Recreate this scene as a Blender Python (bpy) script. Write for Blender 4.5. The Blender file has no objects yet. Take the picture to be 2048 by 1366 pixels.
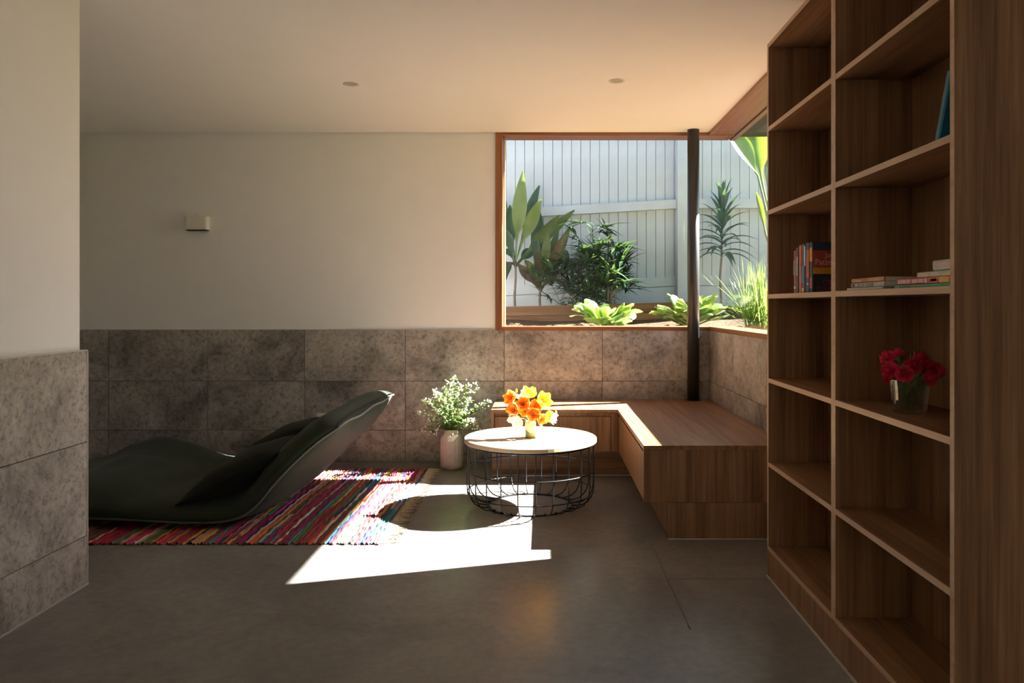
import bpy, bmesh, math, random
from mathutils import Vector, Matrix

random.seed(7)
scene = bpy.context.scene
COL = scene.collection
R = math.radians

# ------------------------------------------------------------------ camera
FPX, VX, VY, CH = 1525.0, 1085.0, 610.0, 1.15      # focal length in pixels, vanishing point, eye height
cam_d = bpy.data.cameras.new('camera')
cam = bpy.data.objects.new('camera', cam_d)
COL.objects.link(cam)
cam.location = (0, 0, CH)
cam.rotation_euler = (R(90), 0, 0)
cam_d.sensor_width = 36.0
cam_d.lens = FPX / 2048 * 36.0
cam_d.shift_x = -(VX - 1024) / 2048
cam_d.shift_y = (VY - 683) / 2048
cam_d.clip_start = 0.05
cam_d.clip_end = 300
scene.camera = cam

# ------------------------------------------------------------------ light
SUN_DIR = Vector((-1.2, -0.345, -1.0)).normalized()       # the way the light travels
sun_d = bpy.data.lights.new('sun', 'SUN')
sun_d.energy = 46.0
sun_d.angle = R(0.53)
sun_d.color = (1.0, 0.965, 0.92)
sun = bpy.data.objects.new('sun', sun_d)
COL.objects.link(sun)
sun.location = (8, 8, 12)
sun.rotation_euler = SUN_DIR.to_track_quat('-Z', 'Y').to_euler()

world = bpy.data.worlds.new('sky')
scene.world = world
world.use_nodes = True
wn = world.node_tree
bg = wn.nodes['Background']
sky = wn.nodes.new('ShaderNodeTexSky')
sky.sky_type = 'NISHITA'
sky.sun_disc = False
sky.sun_elevation = math.asin(-SUN_DIR.z)
sky.sun_rotation = math.atan2(-SUN_DIR.x, -SUN_DIR.y)
wn.links.new(sky.outputs[0], bg.inputs[0])
bg.inputs[1].default_value = 0.21

scene.view_settings.view_transform = 'Standard'
scene.view_settings.look = 'None'
scene.view_settings.gamma = 1.0
scene.view_settings.use_curve_mapping = False
scene.view_settings.exposure = 1.1
cy = scene.cycles
cy.max_bounces = 10
cy.diffuse_bounces = 7
cy.transparent_max_bounces = 16
cy.caustics_reflective = False
cy.caustics_refractive = False
cy.sample_clamp_indirect = 6.0
cy.use_denoising = True

# ------------------------------------------------------------------ helpers
def at(px, py, Y):
    """world point that the photo shows at pixel (px, py) for an object standing at depth Y"""
    return Vector(((px - VX) / FPX * Y, Y, CH - (py - VY) / FPX * Y))

class MB:
    def __init__(s):
        s.v, s.f, s.c = [], [], []
    def quadgrid(s, rows, closed_u=False, closed_v=False, col=None):
        n, m, b = len(rows), len(rows[0]), len(s.v)
        for r in rows:
            s.v += [tuple(p) for p in r]
        for i in range(n if closed_u else n - 1):
            for j in range(m if closed_v else m - 1):
                i2, j2 = (i + 1) % n, (j + 1) % m
                s.f.append((b + i * m + j, b + i * m + j2, b + i2 * m + j2, b + i2 * m + j))
                s.c.append(col)
        return b
    def poly(s, pts, col=None):
        b = len(s.v)
        s.v += [tuple(p) for p in pts]
        s.f.append(tuple(range(b, b + len(pts))))
        s.c.append(col)
    def box(s, x0, x1, y0, y1, z0, z1, bev=0.0, col=None):
        bm = bmesh.new()
        bmesh.ops.create_cube(bm, size=1.0)
        for v in bm.verts:
            v.co = Vector(((x0 + x1) / 2 + v.co.x * (x1 - x0), (y0 + y1) / 2 + v.co.y * (y1 - y0), (z0 + z1) / 2 + v.co.z * (z1 - z0)))
        if bev > 0:
            bmesh.ops.bevel(bm, geom=bm.edges[:], offset=bev, segments=1, affect='EDGES', clamp_overlap=True)
        s.add_bm(bm, col)
        return s
    def add_bm(s, bm, col=None, mat=None):
        b = len(s.v)
        bm.verts.index_update()
        for v in bm.verts:
            s.v.append(tuple(mat @ v.co if mat else v.co))
        for f in bm.faces:
            s.f.append(tuple(b + v.index for v in f.verts))
            s.c.append(col)
        bm.free()
    def tube(s, pts, rad, n=6, cap=True, col=None, closed=False):
        pts = [Vector(p) for p in pts]
        rads = rad if isinstance(rad, (list, tuple)) else [rad] * len(pts)
        rows = []
        up = None
        N = len(pts)
        for i, p in enumerate(pts):
            a = pts[(i - 1) % N] if (closed or i > 0) else p
            c = pts[(i + 1) % N] if (closed or i < N - 1) else p
            t = (c - a).normalized() if (c - a).length > 1e-9 else Vector((0, 0, 1))
            if up is None:
                up = Vector((0, 0, 1)) if abs(t.z) < 0.9 else Vector((1, 0, 0))
            x = t.cross(up).normalized()
            y = x.cross(t).normalized()
            up = y
            rows.append([p + (x * math.cos(2 * math.pi * k / n) + y * math.sin(2 * math.pi * k / n)) * rads[i] for k in range(n)])
        b = s.quadgrid(rows, closed_u=closed, closed_v=True, col=col)
        if cap and not closed:
            s.f.append(tuple(b + k for k in range(n)))
            s.c.append(col)
            s.f.append(tuple(b + (N - 1) * n + k for k in reversed(range(n))))
            s.c.append(col)
        return s
    def lathe(s, prof, cx=0, cy=0, n=24, rib=None, col=None, cap0=True, cap1=False):
        rows = []
        for r, z in prof:
            rows.append([(cx + r * (1 + (rib(k / n) if rib else 0)) * math.cos(2 * math.pi * k / n),
                          cy + r * (1 + (rib(k / n) if rib else 0)) * math.sin(2 * math.pi * k / n), z) for k in range(n)])
        b = s.quadgrid(rows, closed_v=True, col=col)
        if cap0:
            s.f.append(tuple(b + k for k in reversed(range(n))))
            s.c.append(col)
        if cap1:
            q = b + (len(prof) - 1) * n
            s.f.append(tuple(q + k for k in range(n)))
            s.c.append(col)
        return s
    def blade(s, base, tip, width, sag=0.0, fold=0.25, n=9, prof='lance', side=None, wav=0.0, col=None, ctrl=None):
        """one leaf: a strip with a fold along its midrib, bent from base to tip"""
        base, tip = Vector(base), Vector(tip)
        d = tip - base
        mid = ctrl if ctrl is not None else (base + tip) / 2 + Vector((0, 0, sag))
        if side is None:
            side = d.cross(Vector((0, 0, 1)))
            if side.length < 1e-4:
                side = Vector((1, 0, 0))
        side = Vector(side).normalized()
        rows = []
        ph = random.random() * 6
        for i in range(n + 1):
            t = i / n
            p = base * (1 - t) ** 2 + mid * 2 * t * (1 - t) + tip * t * t
            tg = ((mid - base) * (1 - t) + (tip - mid) * t)
            tg = tg.normalized() if tg.length > 1e-6 else d.normalized()
            x = (side - tg * side.dot(tg))
            x = x.normalized() if x.length > 1e-4 else Vector((1, 0, 0))
            nrm = x.cross(tg).normalized()
            if prof == 'lance':
                w = math.sin(math.pi * min(1, (t * 0.94 + 0.05)) ** 0.8) ** 1.15
            elif prof == 'petiole':
                w = 0.10 if t < 0.28 else 0.10 + 0.9 * math.sin(math.pi * min(1, (t - 0.28) / 0.72 * 0.985) ** 0.8) ** 1.1
            elif prof == 'oval':
                w = 0.12 if t < 0.15 else 0.12 + 0.88 * math.sin(math.pi * min(1, (t - 0.15) / 0.85 * 0.97)) ** 0.7
            else:
                w = (1 - t) ** 0.6 * min(1, 0.5 + t * 6)
            w = max(w, 0.03) * width / 2
            o = nrm * (wav * width * math.sin(t * 14 + ph))
            rows.append([p - x * w + nrm * w * fold + o, p, p + x * w + nrm * w * fold - o])
        s.quadgrid(rows, col=col)
        return s
    def build(s, name, mat, parent=None, smooth=False, loc=None, local=False):
        me = bpy.data.meshes.new(name)
        if parent is not None and not local:      # shapes are given in room coordinates
            q, off = parent, Vector((0, 0, 0))
            while q is not None:
                off += q.location
                q = q.parent
            s.v = [(x - off.x, y - off.y, z - off.z) for x, y, z in s.v]
        me.from_pydata(s.v, [], s.f)
        if any(c is not None for c in s.c):
            ca = me.color_attributes.new('tint', 'FLOAT_COLOR', 'CORNER')
            k = 0
            for fi, f in enumerate(s.f):
                c = s.c[fi] or (1, 1, 1)
                for _ in f:
                    ca.data[k].color = (c[0], c[1], c[2], 1)
                    k += 1
        me.materials.append(mat)
        if smooth:
            me.polygons.foreach_set('use_smooth', [True] * len(me.polygons))
        me.update()
        return link(name, me, parent, loc)

def link(name, me, parent=None, loc=None):
    o = bpy.data.objects.new(name, me)
    COL.objects.link(o)
    if parent is not None:
        o.parent = parent
        o.matrix_parent_inverse = Matrix.Identity(4)
    if loc is not None:
        o.location = loc
    return o

def tag(o, label, cat, group=None):
    o['label'] = label
    o['category'] = cat
    if group:
        o['group'] = group
    return o

def thing(name, label, cat, loc=(0, 0, 0), rz=0.0, group=None):
    o = bpy.data.objects.new(name, None)
    o.empty_display_size = 0.05
    COL.objects.link(o)
    o.location = loc
    o.rotation_euler = (0, 0, rz)
    return tag(o, label, cat, group)

def struct(o, label=None):
    o['kind'] = 'structure'
    if label:
        o['label'] = label
    return o

def box(name, mat, x0, x1, y0, y1, z0, z1, parent=None, bev=0.0):
    return MB().box(x0, x1, y0, y1, z0, z1, bev).build(name, mat, parent)

# ------------------------------------------------------------------ materials
def new_mat(name):
    m = bpy.data.materials.new(name)
    m.use_nodes = True
    nt = m.node_tree
    return m, nt, nt.nodes['Principled BSDF']

def nd(nt, t, **kw):
    n = nt.nodes.new(t)
    for k, v in kw.items():
        if k in n.inputs:
            n.inputs[k].default_value = v
        else:
            setattr(n, k, v)
    return n

def ramp(nt, stops):
    r = nt.nodes.new('ShaderNodeValToRGB')
    e = r.color_ramp.elements
    while len(e) < len(stops):
        e.new(0.5)
    for i, (p, c) in enumerate(stops):
        e[i].position = p
        e[i].color = (c[0], c[1], c[2], 1)
    return r

def plain(name, col, rough=0.6, metal=0.0, spec=0.5, var=0.06, scale=30.0, bump=0.0, sheen=0.0):
    m, nt, b = new_mat(name)
    tc = nd(nt, 'ShaderNodeTexCoord')
    nz = nd(nt, 'ShaderNodeTexNoise', Scale=scale, Detail=3.0)
    nt.links.new(tc.outputs['Object'], nz.inputs['Vector'])
    r = ramp(nt, [(0.3, [c * (1 - var) for c in col]), (0.7, [min(1, c * (1 + var)) for c in col])])
    nt.links.new(nz.outputs['Fac'], r.inputs[0])
    nt.links.new(r.outputs[0], b.inputs['Base Color'])
    b.inputs['Roughness'].default_value = rough
    b.inputs['Metallic'].default_value = metal
    b.inputs['Specular IOR Level'].default_value = spec
    if sheen:
        b.inputs['Sheen Weight'].default_value = sheen
    if bump:
        bp = nd(nt, 'ShaderNodeBump', Strength=bump, Distance=0.004)
        nt.links.new(nz.outputs['Fac'], bp.inputs['Height'])
        nt.links.new(bp.outputs[0], b.inputs['Normal'])
    return m

def wood(name, cols, axis='Z', rough=0.42, scale=1.0, spec=0.4):
    """stretched-noise veneer whose grain runs along one axis"""
    m, nt, b = new_mat(name)
    tc = nd(nt, 'ShaderNodeTexCoord')
    oi = nd(nt, 'ShaderNodeObjectInfo')
    ad = nd(nt, 'ShaderNodeVectorMath', operation='ADD')
    mu = nd(nt, 'ShaderNodeVectorMath', operation='SCALE')
    mu.inputs['Scale'].default_value = 7.0
    cb = nd(nt, 'ShaderNodeCombineXYZ')
    for k in range(3):
        nt.links.new(oi.outputs['Random'], cb.inputs[k])
    nt.links.new(cb.outputs[0], mu.inputs[0])
    nt.links.new(tc.outputs['Object'], ad.inputs[0])
    nt.links.new(mu.outputs[0], ad.inputs[1])
    mp = nd(nt, 'ShaderNodeMapping')
    s = {'X': (0.7, 16, 16), 'Y': (16, 0.7, 16), 'Z': (16, 16, 0.7)}[axis]
    mp.inputs['Scale'].default_value = [q * scale for q in s]
    nt.links.new(ad.outputs[0], mp.inputs['Vector'])
    n1 = nd(nt, 'ShaderNodeTexNoise', Scale=1.0, Detail=5.0, Roughness=0.62, Distortion=0.5)
    nt.links.new(mp.outputs[0], n1.inputs['Vector'])
    mp2 = nd(nt, 'ShaderNodeMapping')
    mp2.inputs['Scale'].default_value = [q * scale * (5.0 if q > 1 else 2.5) for q in s]
    nt.links.new(ad.outputs[0], mp2.inputs['Vector'])
    n2 = nd(nt, 'ShaderNodeTexNoise', Scale=1.0, Detail=4.0, Roughness=0.7)
    nt.links.new(mp2.outputs[0], n2.inputs['Vector'])
    mx = nd(nt, 'ShaderNodeMath', operation='MULTIPLY_ADD')
    mx.inputs[1].default_value = 0.45
    nt.links.new(n2.outputs['Fac'], mx.inputs[0])
    m3 = nd(nt, 'ShaderNodeMath', operation='MULTIPLY')
    m3.inputs[1].default_value = 0.55
    nt.links.new(n1.outputs['Fac'], m3.inputs[0])
    nt.links.new(m3.outputs[0], mx.inputs[2])
    r = ramp(nt, [(0.36, cols[0]), (0.5, cols[1]), (0.64, cols[2])])
    nt.links.new(mx.outputs[0], r.inputs[0])
    nt.links.new(r.outputs[0], b.inputs['Base Color'])
    b.inputs['Roughness'].default_value = rough
    b.inputs['Specular IOR Level'].default_value = spec
    bp = nd(nt, 'ShaderNodeBump', Strength=0.08, Distance=0.002)
    nt.links.new(mx.outputs[0], bp.inputs['Height'])
    nt.links.new(bp.outputs[0], b.inputs['Normal'])
    return m

def tile_mat():
    m, nt, b = new_mat('grey_stone_tile')
    tc = nd(nt, 'ShaderNodeTexCoord')
    oi = nd(nt, 'ShaderNodeObjectInfo')
    cb = nd(nt, 'ShaderNodeCombineXYZ')
    for k in range(3):
        nt.links.new(oi.outputs['Random'], cb.inputs[k])
    mu = nd(nt, 'ShaderNodeVectorMath', operation='SCALE')
    mu.inputs['Scale'].default_value = 23.0
    nt.links.new(cb.outputs[0], mu.inputs[0])
    ad = nd(nt, 'ShaderNodeVectorMath', operation='ADD')
    nt.links.new(tc.outputs['Object'], ad.inputs[0])
    nt.links.new(mu.outputs[0], ad.inputs[1])
    big = nd(nt, 'ShaderNodeTexNoise', Scale=2.9, Detail=11.0, Roughness=0.72, Distortion=0.35)
    nt.links.new(ad.outputs[0], big.inputs['Vector'])
    rb = ramp(nt, [(0.35, (0.165, 0.142, 0.124)), (0.5, (0.345, 0.303, 0.266)), (0.65, (0.49, 0.436, 0.386))])
    nt.links.new(big.outputs['Fac'], rb.inputs[0])
    fine = nd(nt, 'ShaderNodeTexNoise', Scale=34.0, Detail=8.0, Roughness=0.8, Distortion=0.3)
    nt.links.new(ad.outputs[0], fine.inputs['Vector'])
    rf = ramp(nt, [(0.37, (0.34, 0.32, 0.30)), (0.5, (1, 1, 1)), (0.64, (1.18, 1.18, 1.18))])
    nt.links.new(fine.outputs['Fac'], rf.inputs[0])
    mix = nd(nt, 'ShaderNodeMix', data_type='RGBA', blend_type='MULTIPLY')
    mix.inputs['Factor'].default_value = 0.8
    nt.links.new(rb.outputs[0], mix.inputs['A'])
    nt.links.new(rf.outputs[0], mix.inputs['B'])
    vein = nd(nt, 'ShaderNodeTexNoise', Scale=2.4, Detail=6.0, Roughness=0.6, Distortion=2.2)
    nt.links.new(ad.outputs[0], vein.inputs['Vector'])
    rv = ramp(nt, [(0.487, (0, 0, 0)), (0.5, (1, 1, 1)), (0.513, (0, 0, 0))])
    nt.links.new(vein.outputs['Fac'], rv.inputs[0])
    mv = nd(nt, 'ShaderNodeMath', operation='MULTIPLY')
    mv.inputs[1].default_value = 0.35
    nt.links.new(rv.outputs[0], mv.inputs[0])
    m2 = nd(nt, 'ShaderNodeMix', data_type='RGBA')
    m2.inputs['B'].default_value = (0.48, 0.45, 0.41, 1)
    nt.links.new(mv.outputs[0], m2.inputs['Factor'])
    nt.links.new(mix.outputs['Result'], m2.inputs['A'])
    nt.links.new(m2.outputs['Result'], b.inputs['Base Color'])
    b.inputs['Roughness'].default_value = 0.5
    b.inputs['Specular IOR Level'].default_value = 0.35
    bp = nd(nt, 'ShaderNodeBump', Strength=0.2, Distance=0.003)
    nt.links.new(fine.outputs['Fac'], bp.inputs['Height'])
    nt.links.new(bp.outputs[0], b.inputs['Normal'])
    return m

def concrete_mat():
    m, nt, b = new_mat('polished_concrete')
    tc = nd(nt, 'ShaderNodeTexCoord')
    n1 = nd(nt, 'ShaderNodeTexNoise', Scale=1.7, Detail=8.0, Roughness=0.6, Distortion=0.6)
    n2 = nd(nt, 'ShaderNodeTexNoise', Scale=26.0, Detail=5.0, Roughness=0.65)
    for n in (n1, n2):
        nt.links.new(tc.outputs['Object'], n.inputs['Vector'])
    r1 = ramp(nt, [(0.3, (0.150, 0.139, 0.125)), (0.5, (0.190, 0.177, 0.160)), (0.7, (0.228, 0.213, 0.193))])
    nt.links.new(n1.outputs['Fac'], r1.inputs[0])
    r2 = ramp(nt, [(0.3, (0.88, 0.88, 0.88)), (0.7, (1.09, 1.09, 1.09))])
    nt.links.new(n2.outputs['Fac'], r2.inputs[0])
    mix = nd(nt, 'ShaderNodeMix', data_type='RGBA', blend_type='MULTIPLY')
    mix.inputs['Factor'].default_value = 1.0
    nt.links.new(r1.outputs[0], mix.inputs['A'])
    nt.links.new(r2.outputs[0], mix.inputs['B'])
    nt.links.new(mix.outputs['Result'], b.inputs['Base Color'])
    b.inputs['Roughness'].default_value = 0.26
    b.inputs['Specular IOR Level'].default_value = 0.21
    bp = nd(nt, 'ShaderNodeBump', Strength=0.012, Distance=0.002)
    nt.links.new(n2.outputs['Fac'], bp.inputs['Height'])
    nt.links.new(bp.outputs[0], b.inputs['Normal'])
    return m

def leaf_mat(name, c0, c1, trans=0.45, tcol=None, scale=9.0, rough=0.38, lo=0.35, hi=0.65):
    m, nt, b = new_mat(name)
    tc = nd(nt, 'ShaderNodeTexCoord')
    oi = nd(nt, 'ShaderNodeObjectInfo')
    nz = nd(nt, 'ShaderNodeTexNoise', Scale=scale, Detail=3.0)
    nt.links.new(tc.outputs['Object'], nz.inputs['Vector'])
    ad = nd(nt, 'ShaderNodeMath', operation='MULTIPLY_ADD')
    ad.inputs[1].default_value = 0.35
    nt.links.new(oi.outputs['Random'], ad.inputs[0])
    sb = nd(nt, 'ShaderNodeMath', operation='SUBTRACT')
    sb.inputs[1].default_value = 0.17
    nt.links.new(nz.outputs['Fac'], sb.inputs[0])
    nt.links.new(sb.outputs[0], ad.inputs[2])
    r = ramp(nt, [(lo, c0), (hi, c1)])
    nt.links.new(ad.outputs[0], r.inputs[0])
    nt.links.new(r.outputs[0], b.inputs['Base Color'])
    b.inputs['Roughness'].default_value = rough
    tl = nd(nt, 'ShaderNodeBsdfTranslucent')
    tl.inputs['Color'].default_value = (*(tcol or (c1[0] * 1.6, c1[1] * 1.5, c1[2])), 1)
    mx = nd(nt, 'ShaderNodeMixShader')
    mx.inputs[0].default_value = trans
    nt.links.new(b.outputs[0], mx.inputs[1])
    nt.links.new(tl.outputs[0], mx.inputs[2])
    nt.links.new(mx.outputs[0], nt.nodes['Material Output'].inputs['Surface'])
    return m

def tint_mat(name, rough=0.9, trans=0.0):
    m, nt, b = new_mat(name)
    a = nd(nt, 'ShaderNodeVertexColor', layer_name='tint')
    tc = nd(nt, 'ShaderNodeTexCoord')
    nz = nd(nt, 'ShaderNodeTexNoise', Scale=160.0, Detail=2.0)
    nt.links.new(tc.outputs['Object'], nz.inputs['Vector'])
    r = ramp(nt, [(0.3, (0.6, 0.6, 0.6)), (0.7, (1.15, 1.15, 1.15))])
    nt.links.new(nz.outputs['Fac'], r.inputs[0])
    mix = nd(nt, 'ShaderNodeMix', data_type='RGBA', blend_type='MULTIPLY')
    mix.inputs['Factor'].default_value = 0.8
    nt.links.new(a.outputs['Color'], mix.inputs['A'])
    nt.links.new(r.outputs[0], mix.inputs['B'])
    nt.links.new(mix.outputs['Result'], b.inputs['Base Color'])
    b.inputs['Roughness'].default_value = rough
    b.inputs['Specular IOR Level'].default_value = 0.2
    return m

def glass_pane_mat():
    m, nt, b = new_mat('window_glass')
    nt.nodes.remove(b)
    tr = nd(nt, 'ShaderNodeBsdfTransparent')
    tr.inputs[0].default_value = (0.97, 0.985, 0.98, 1)
    gl = nd(nt, 'ShaderNodeBsdfGlossy', Roughness=0.0)
    lw = nd(nt, 'ShaderNodeLayerWeight', Blend=0.5)
    pw = nd(nt, 'ShaderNodeMath', operation='POWER')
    pw.inputs[1].default_value = 5.0
    nt.links.new(lw.outputs['Facing'], pw.inputs[0])
    fr = nd(nt, 'ShaderNodeMath', operation='MULTIPLY_ADD')
    fr.inputs[1].default_value = 0.25
    fr.inputs[2].default_value = 0.015
    nt.links.new(pw.outputs[0], fr.inputs[0])
    mx = nd(nt, 'ShaderNodeMixShader')
    nt.links.new(fr.outputs[0], mx.inputs[0])
    nt.links.new(tr.outputs[0], mx.inputs[1])
    nt.links.new(gl.outputs[0], mx.inputs[2])
    nt.links.new(mx.outputs[0], nt.nodes['Material Output'].inputs['Surface'])
    return m

def clear_glass_mat():
    m, nt, b = new_mat('clear_vase_glass')
    tr = nd(nt, 'ShaderNodeBsdfTransparent')
    tr.inputs[0].default_value = (0.93, 0.95, 0.93, 1)
    b.inputs['Base Color'].default_value = (1, 1, 1, 1)
    b.inputs['Transmission Weight'].default_value = 1.0
    b.inputs['Roughness'].default_value = 0.02
    b.inputs['IOR'].default_value = 1.45
    mx = nd(nt, 'ShaderNodeMixShader')
    mx.inputs[0].default_value = 0.35
    nt.links.new(tr.outputs[0], mx.inputs[1])
    nt.links.new(b.outputs[0], mx.inputs[2])
    nt.links.new(mx.outputs[0], nt.nodes['Material Output'].inputs['Surface'])
    return m

WAL = [(0.13, 0.058, 0.025), (0.245, 0.12, 0.054), (0.365, 0.192, 0.094)]
M = dict(
    plaster=plain('white_plaster', (0.80, 0.785, 0.765), 0.85, var=0.015, scale=5, spec=0.2),
    ceiling=plain('ceiling_paint', (0.82, 0.82, 0.805), 0.9, var=0.01, scale=4, spec=0.15),
    tile=tile_mat(), concrete=concrete_mat(),
    grout=plain('grout', (0.10, 0.092, 0.083), 0.9),
    trim=plain('pale_metal_trim', (0.50, 0.46, 0.40), 0.45, metal=0.3),
    wz=wood('walnut_upright_grain', WAL, 'Z'), wy=wood('walnut_long_grain', WAL, 'Y'), wx=wood('walnut_cross_grain', WAL, 'X'),
    wedge=wood('walnut_lit_edge', [(0.44, 0.275, 0.165), (0.52, 0.335, 0.21), (0.6, 0.40, 0.26)], 'Y'),  # walnut made paler: light on the room-facing edges put into the colour
    cedx=wood('red_cedar_x', [(0.15, 0.050, 0.020), (0.235, 0.085, 0.034), (0.33, 0.135, 0.06)], 'X', 0.35),
    cedy=wood('red_cedar_y', [(0.15, 0.050, 0.020), (0.235, 0.085, 0.034), (0.33, 0.135, 0.06)], 'Y', 0.35),
    cedz=wood('red_cedar_z', [(0.15, 0.050, 0.020), (0.235, 0.085, 0.034), (0.33, 0.135, 0.06)], 'Z', 0.35),
    black=plain('black_powder_coat', (0.022, 0.021, 0.02), 0.42, spec=0.5),
    blackwire=plain('black_wire', (0.010, 0.010, 0.011), 0.5, spec=0.25),
    dark=plain('dark_gap', (0.01, 0.01, 0.01), 0.8),
    glass=glass_pane_mat(), vglass=clear_glass_mat(),
    velvet=plain('dark_green_velvet', (0.020, 0.027, 0.015), 0.72, var=0.25, scale=6, sheen=0.06, spec=0.2),
    velvet_dark=plain('deep_green_velvet', (0.011, 0.013, 0.008), 0.85, var=0.2, scale=8, sheen=0.04, spec=0.15),
    piping=plain('green_piping', (0.06, 0.065, 0.05), 0.6, sheen=0.4),
    rug=tint_mat('rag_weave'), fringe=plain('cotton_fringe', (0.52, 0.42, 0.30), 0.95, var=0.3, scale=60),
    oak=wood('pale_oak', [(0.34, 0.24, 0.15), (0.42, 0.31, 0.2), (0.5, 0.38, 0.26)], 'X', 0.38),
    soffit=plain('dark_soffit', (0.02, 0.026, 0.024), 0.7),
    white_plastic=plain('white_plastic', (0.72, 0.69, 0.63), 0.4, var=0.02),
    paling=plain('white_fence_paint', (0.50, 0.52, 0.54), 0.7, var=0.05, scale=7, bump=0.1),
    sleeper=wood('weathered_sleeper', [(0.08, 0.04, 0.02), (0.17, 0.09, 0.045), (0.26, 0.155, 0.09)], 'X', 0.85, 0.7, 0.15),
    mulch=plain('brown_mulch', (0.060, 0.037, 0.022), 0.95, var=0.7, scale=45, bump=1.0, spec=0.1),
    lawn=plain('lawn', (0.10, 0.16, 0.04), 0.9, var=0.4, scale=12),
    render_wall=plain('outside_render', (0.6, 0.58, 0.54), 0.9),
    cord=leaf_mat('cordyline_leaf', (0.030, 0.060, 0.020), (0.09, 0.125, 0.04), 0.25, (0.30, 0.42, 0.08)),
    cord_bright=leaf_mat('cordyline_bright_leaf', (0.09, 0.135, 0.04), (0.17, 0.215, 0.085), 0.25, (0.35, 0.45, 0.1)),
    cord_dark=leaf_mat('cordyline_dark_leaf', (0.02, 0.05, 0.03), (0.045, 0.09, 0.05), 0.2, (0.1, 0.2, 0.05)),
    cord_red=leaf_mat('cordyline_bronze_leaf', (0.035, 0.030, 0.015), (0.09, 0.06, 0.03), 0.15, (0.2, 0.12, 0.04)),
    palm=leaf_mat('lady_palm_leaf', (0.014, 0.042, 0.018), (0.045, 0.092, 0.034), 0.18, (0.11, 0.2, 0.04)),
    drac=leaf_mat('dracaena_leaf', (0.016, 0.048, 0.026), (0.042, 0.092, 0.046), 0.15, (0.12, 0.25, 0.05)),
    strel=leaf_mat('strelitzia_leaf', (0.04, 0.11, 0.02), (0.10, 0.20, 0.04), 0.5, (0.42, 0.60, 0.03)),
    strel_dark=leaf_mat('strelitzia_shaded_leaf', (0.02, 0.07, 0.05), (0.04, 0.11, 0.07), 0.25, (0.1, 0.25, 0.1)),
    vari=leaf_mat('variegated_leaf', (0.07, 0.17, 0.03), (0.52, 0.56, 0.22), 0.3, (0.36, 0.5, 0.08), scale=20, lo=0.47, hi=0.56),
    grass=leaf_mat('grass_blade', (0.06, 0.14, 0.025), (0.24, 0.34, 0.07), 0.35, (0.35, 0.48, 0.08), scale=30),
    stem=plain('green_stem', (0.12, 0.2, 0.05), 0.6), bark=plain('grey_bark', (0.17, 0.13, 0.095), 0.9, var=0.4, scale=60),
    euc=leaf_mat('sprig_leaf', (0.10, 0.17, 0.055), (0.24, 0.34, 0.13), 0.35, (0.4, 0.55, 0.15), scale=40),
    blossom=plain('white_blossom', (0.85, 0.86, 0.8), 0.7, var=0.05),
    stoneware=plain('pinkish_stoneware', (0.50, 0.455, 0.42), 0.75, var=0.1, scale=25, bump=0.1),
    cream=plain('cream_ceramic', (0.72, 0.55, 0.38), 0.45),
    teal=plain('teal_glaze', (0.05, 0.25, 0.2), 0.35), olive=plain('olive_glaze', (0.28, 0.26, 0.05), 0.35),
    orange=leaf_mat('orange_petal', (0.82, 0.22, 0.03), (0.93, 0.48, 0.10), 0.4, (0.95, 0.42, 0.06), scale=25, rough=0.6),
    yellow=leaf_mat('yellow_petal', (0.90, 0.55, 0.06), (0.95, 0.76, 0.2), 0.4, (0.95, 0.6, 0.05), scale=25, rough=0.6),
    white=leaf_mat('white_petal', (0.85, 0.85, 0.82), (0.92, 0.92, 0.9), 0.4, (0.9, 0.9, 0.85), scale=25, rough=0.6),
    redp=leaf_mat('red_petal', (0.70, 0.012, 0.05), (0.95, 0.06, 0.15), 0.15, (0.8, 0.03, 0.08), scale=60, rough=0.7),
    paper=plain('page_block', (0.62, 0.55, 0.43), 0.9, var=0.1, scale=200),
)

# ------------------------------------------------------------------ the room
XW, YB, ZC, ZT = 1.2265, 5.6, 2.417, 0.966
XO, YO = 1.41, 5.79                                  # outer faces of the two window walls
ROWS = [(0.0, 0.230), (0.233, 0.590), (0.593, ZT)]   # tile courses

floor = struct(box('floor', M['concrete'], -3.9, XO, -3.5, YO, -0.12, 0.0), 'polished grey brown concrete floor')
cut = MB()
cut.box(0.521, 0.527, 2.7, 3.738, 0.0, 0.0006)
cut.box(0.527, 0.94, 3.20, 3.206, 0.0, 0.0006)
cut.build('saw_cut', M['grout'], floor)

ceiling = struct(box('ceiling', M['ceiling'], -3.95, XW, -3.55, YB, ZC, ZC + 0.05), 'smooth off white ceiling')
roof = MB()
roof.box(-4.2, 1.40, -3.8, 5.85, ZC + 0.051, 2.70)
roof.box(1.40, 1.89, -3.8, 5.85, 2.44, 2.70)
roof_o = struct(roof.build('roof', M['soffit']), 'dark eave soffit outside the corner window')

wb = MB()
wb.box(-3.95, -0.345, YB + 0.01, YO, ZT, ZC + 0.05)
wb.box(-3.95, XO, YB + 0.013, YO, -0.1, ZT)
wall_back = struct(wb.build('wall_back', M['plaster']), 'far wall, warm white plaster above grey stone tiles')
box('grout', M['grout'], -3.9, XW + 0.01, YB + 0.006, YB + 0.013, 0.0, ZT - 0.001, wall_back)
xs = [-3.9, -3.182, -2.457, -1.744, -1.006, -0.280, 0.440, XW]
def tiles_back():
    cache = {}
    for z0, z1 in ROWS:
        for a, b in zip(xs[:-1], xs[1:]):
            k = (round(b - a, 3), round(z1 - z0, 3))
            w, h = b - a - 0.003, z1 - z0
            if k not in cache:
                me = MB().box(0, w, 0, 0.012, 0, h, 0.0012).build('tile', M['tile'], wall_back, local=True)
                cache[k] = me.data
                me.location = (a, YB - 0.004, z0)
            else:
                link('tile', cache[k], wall_back, (a, YB - 0.004, z0))
tiles_back()
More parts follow.
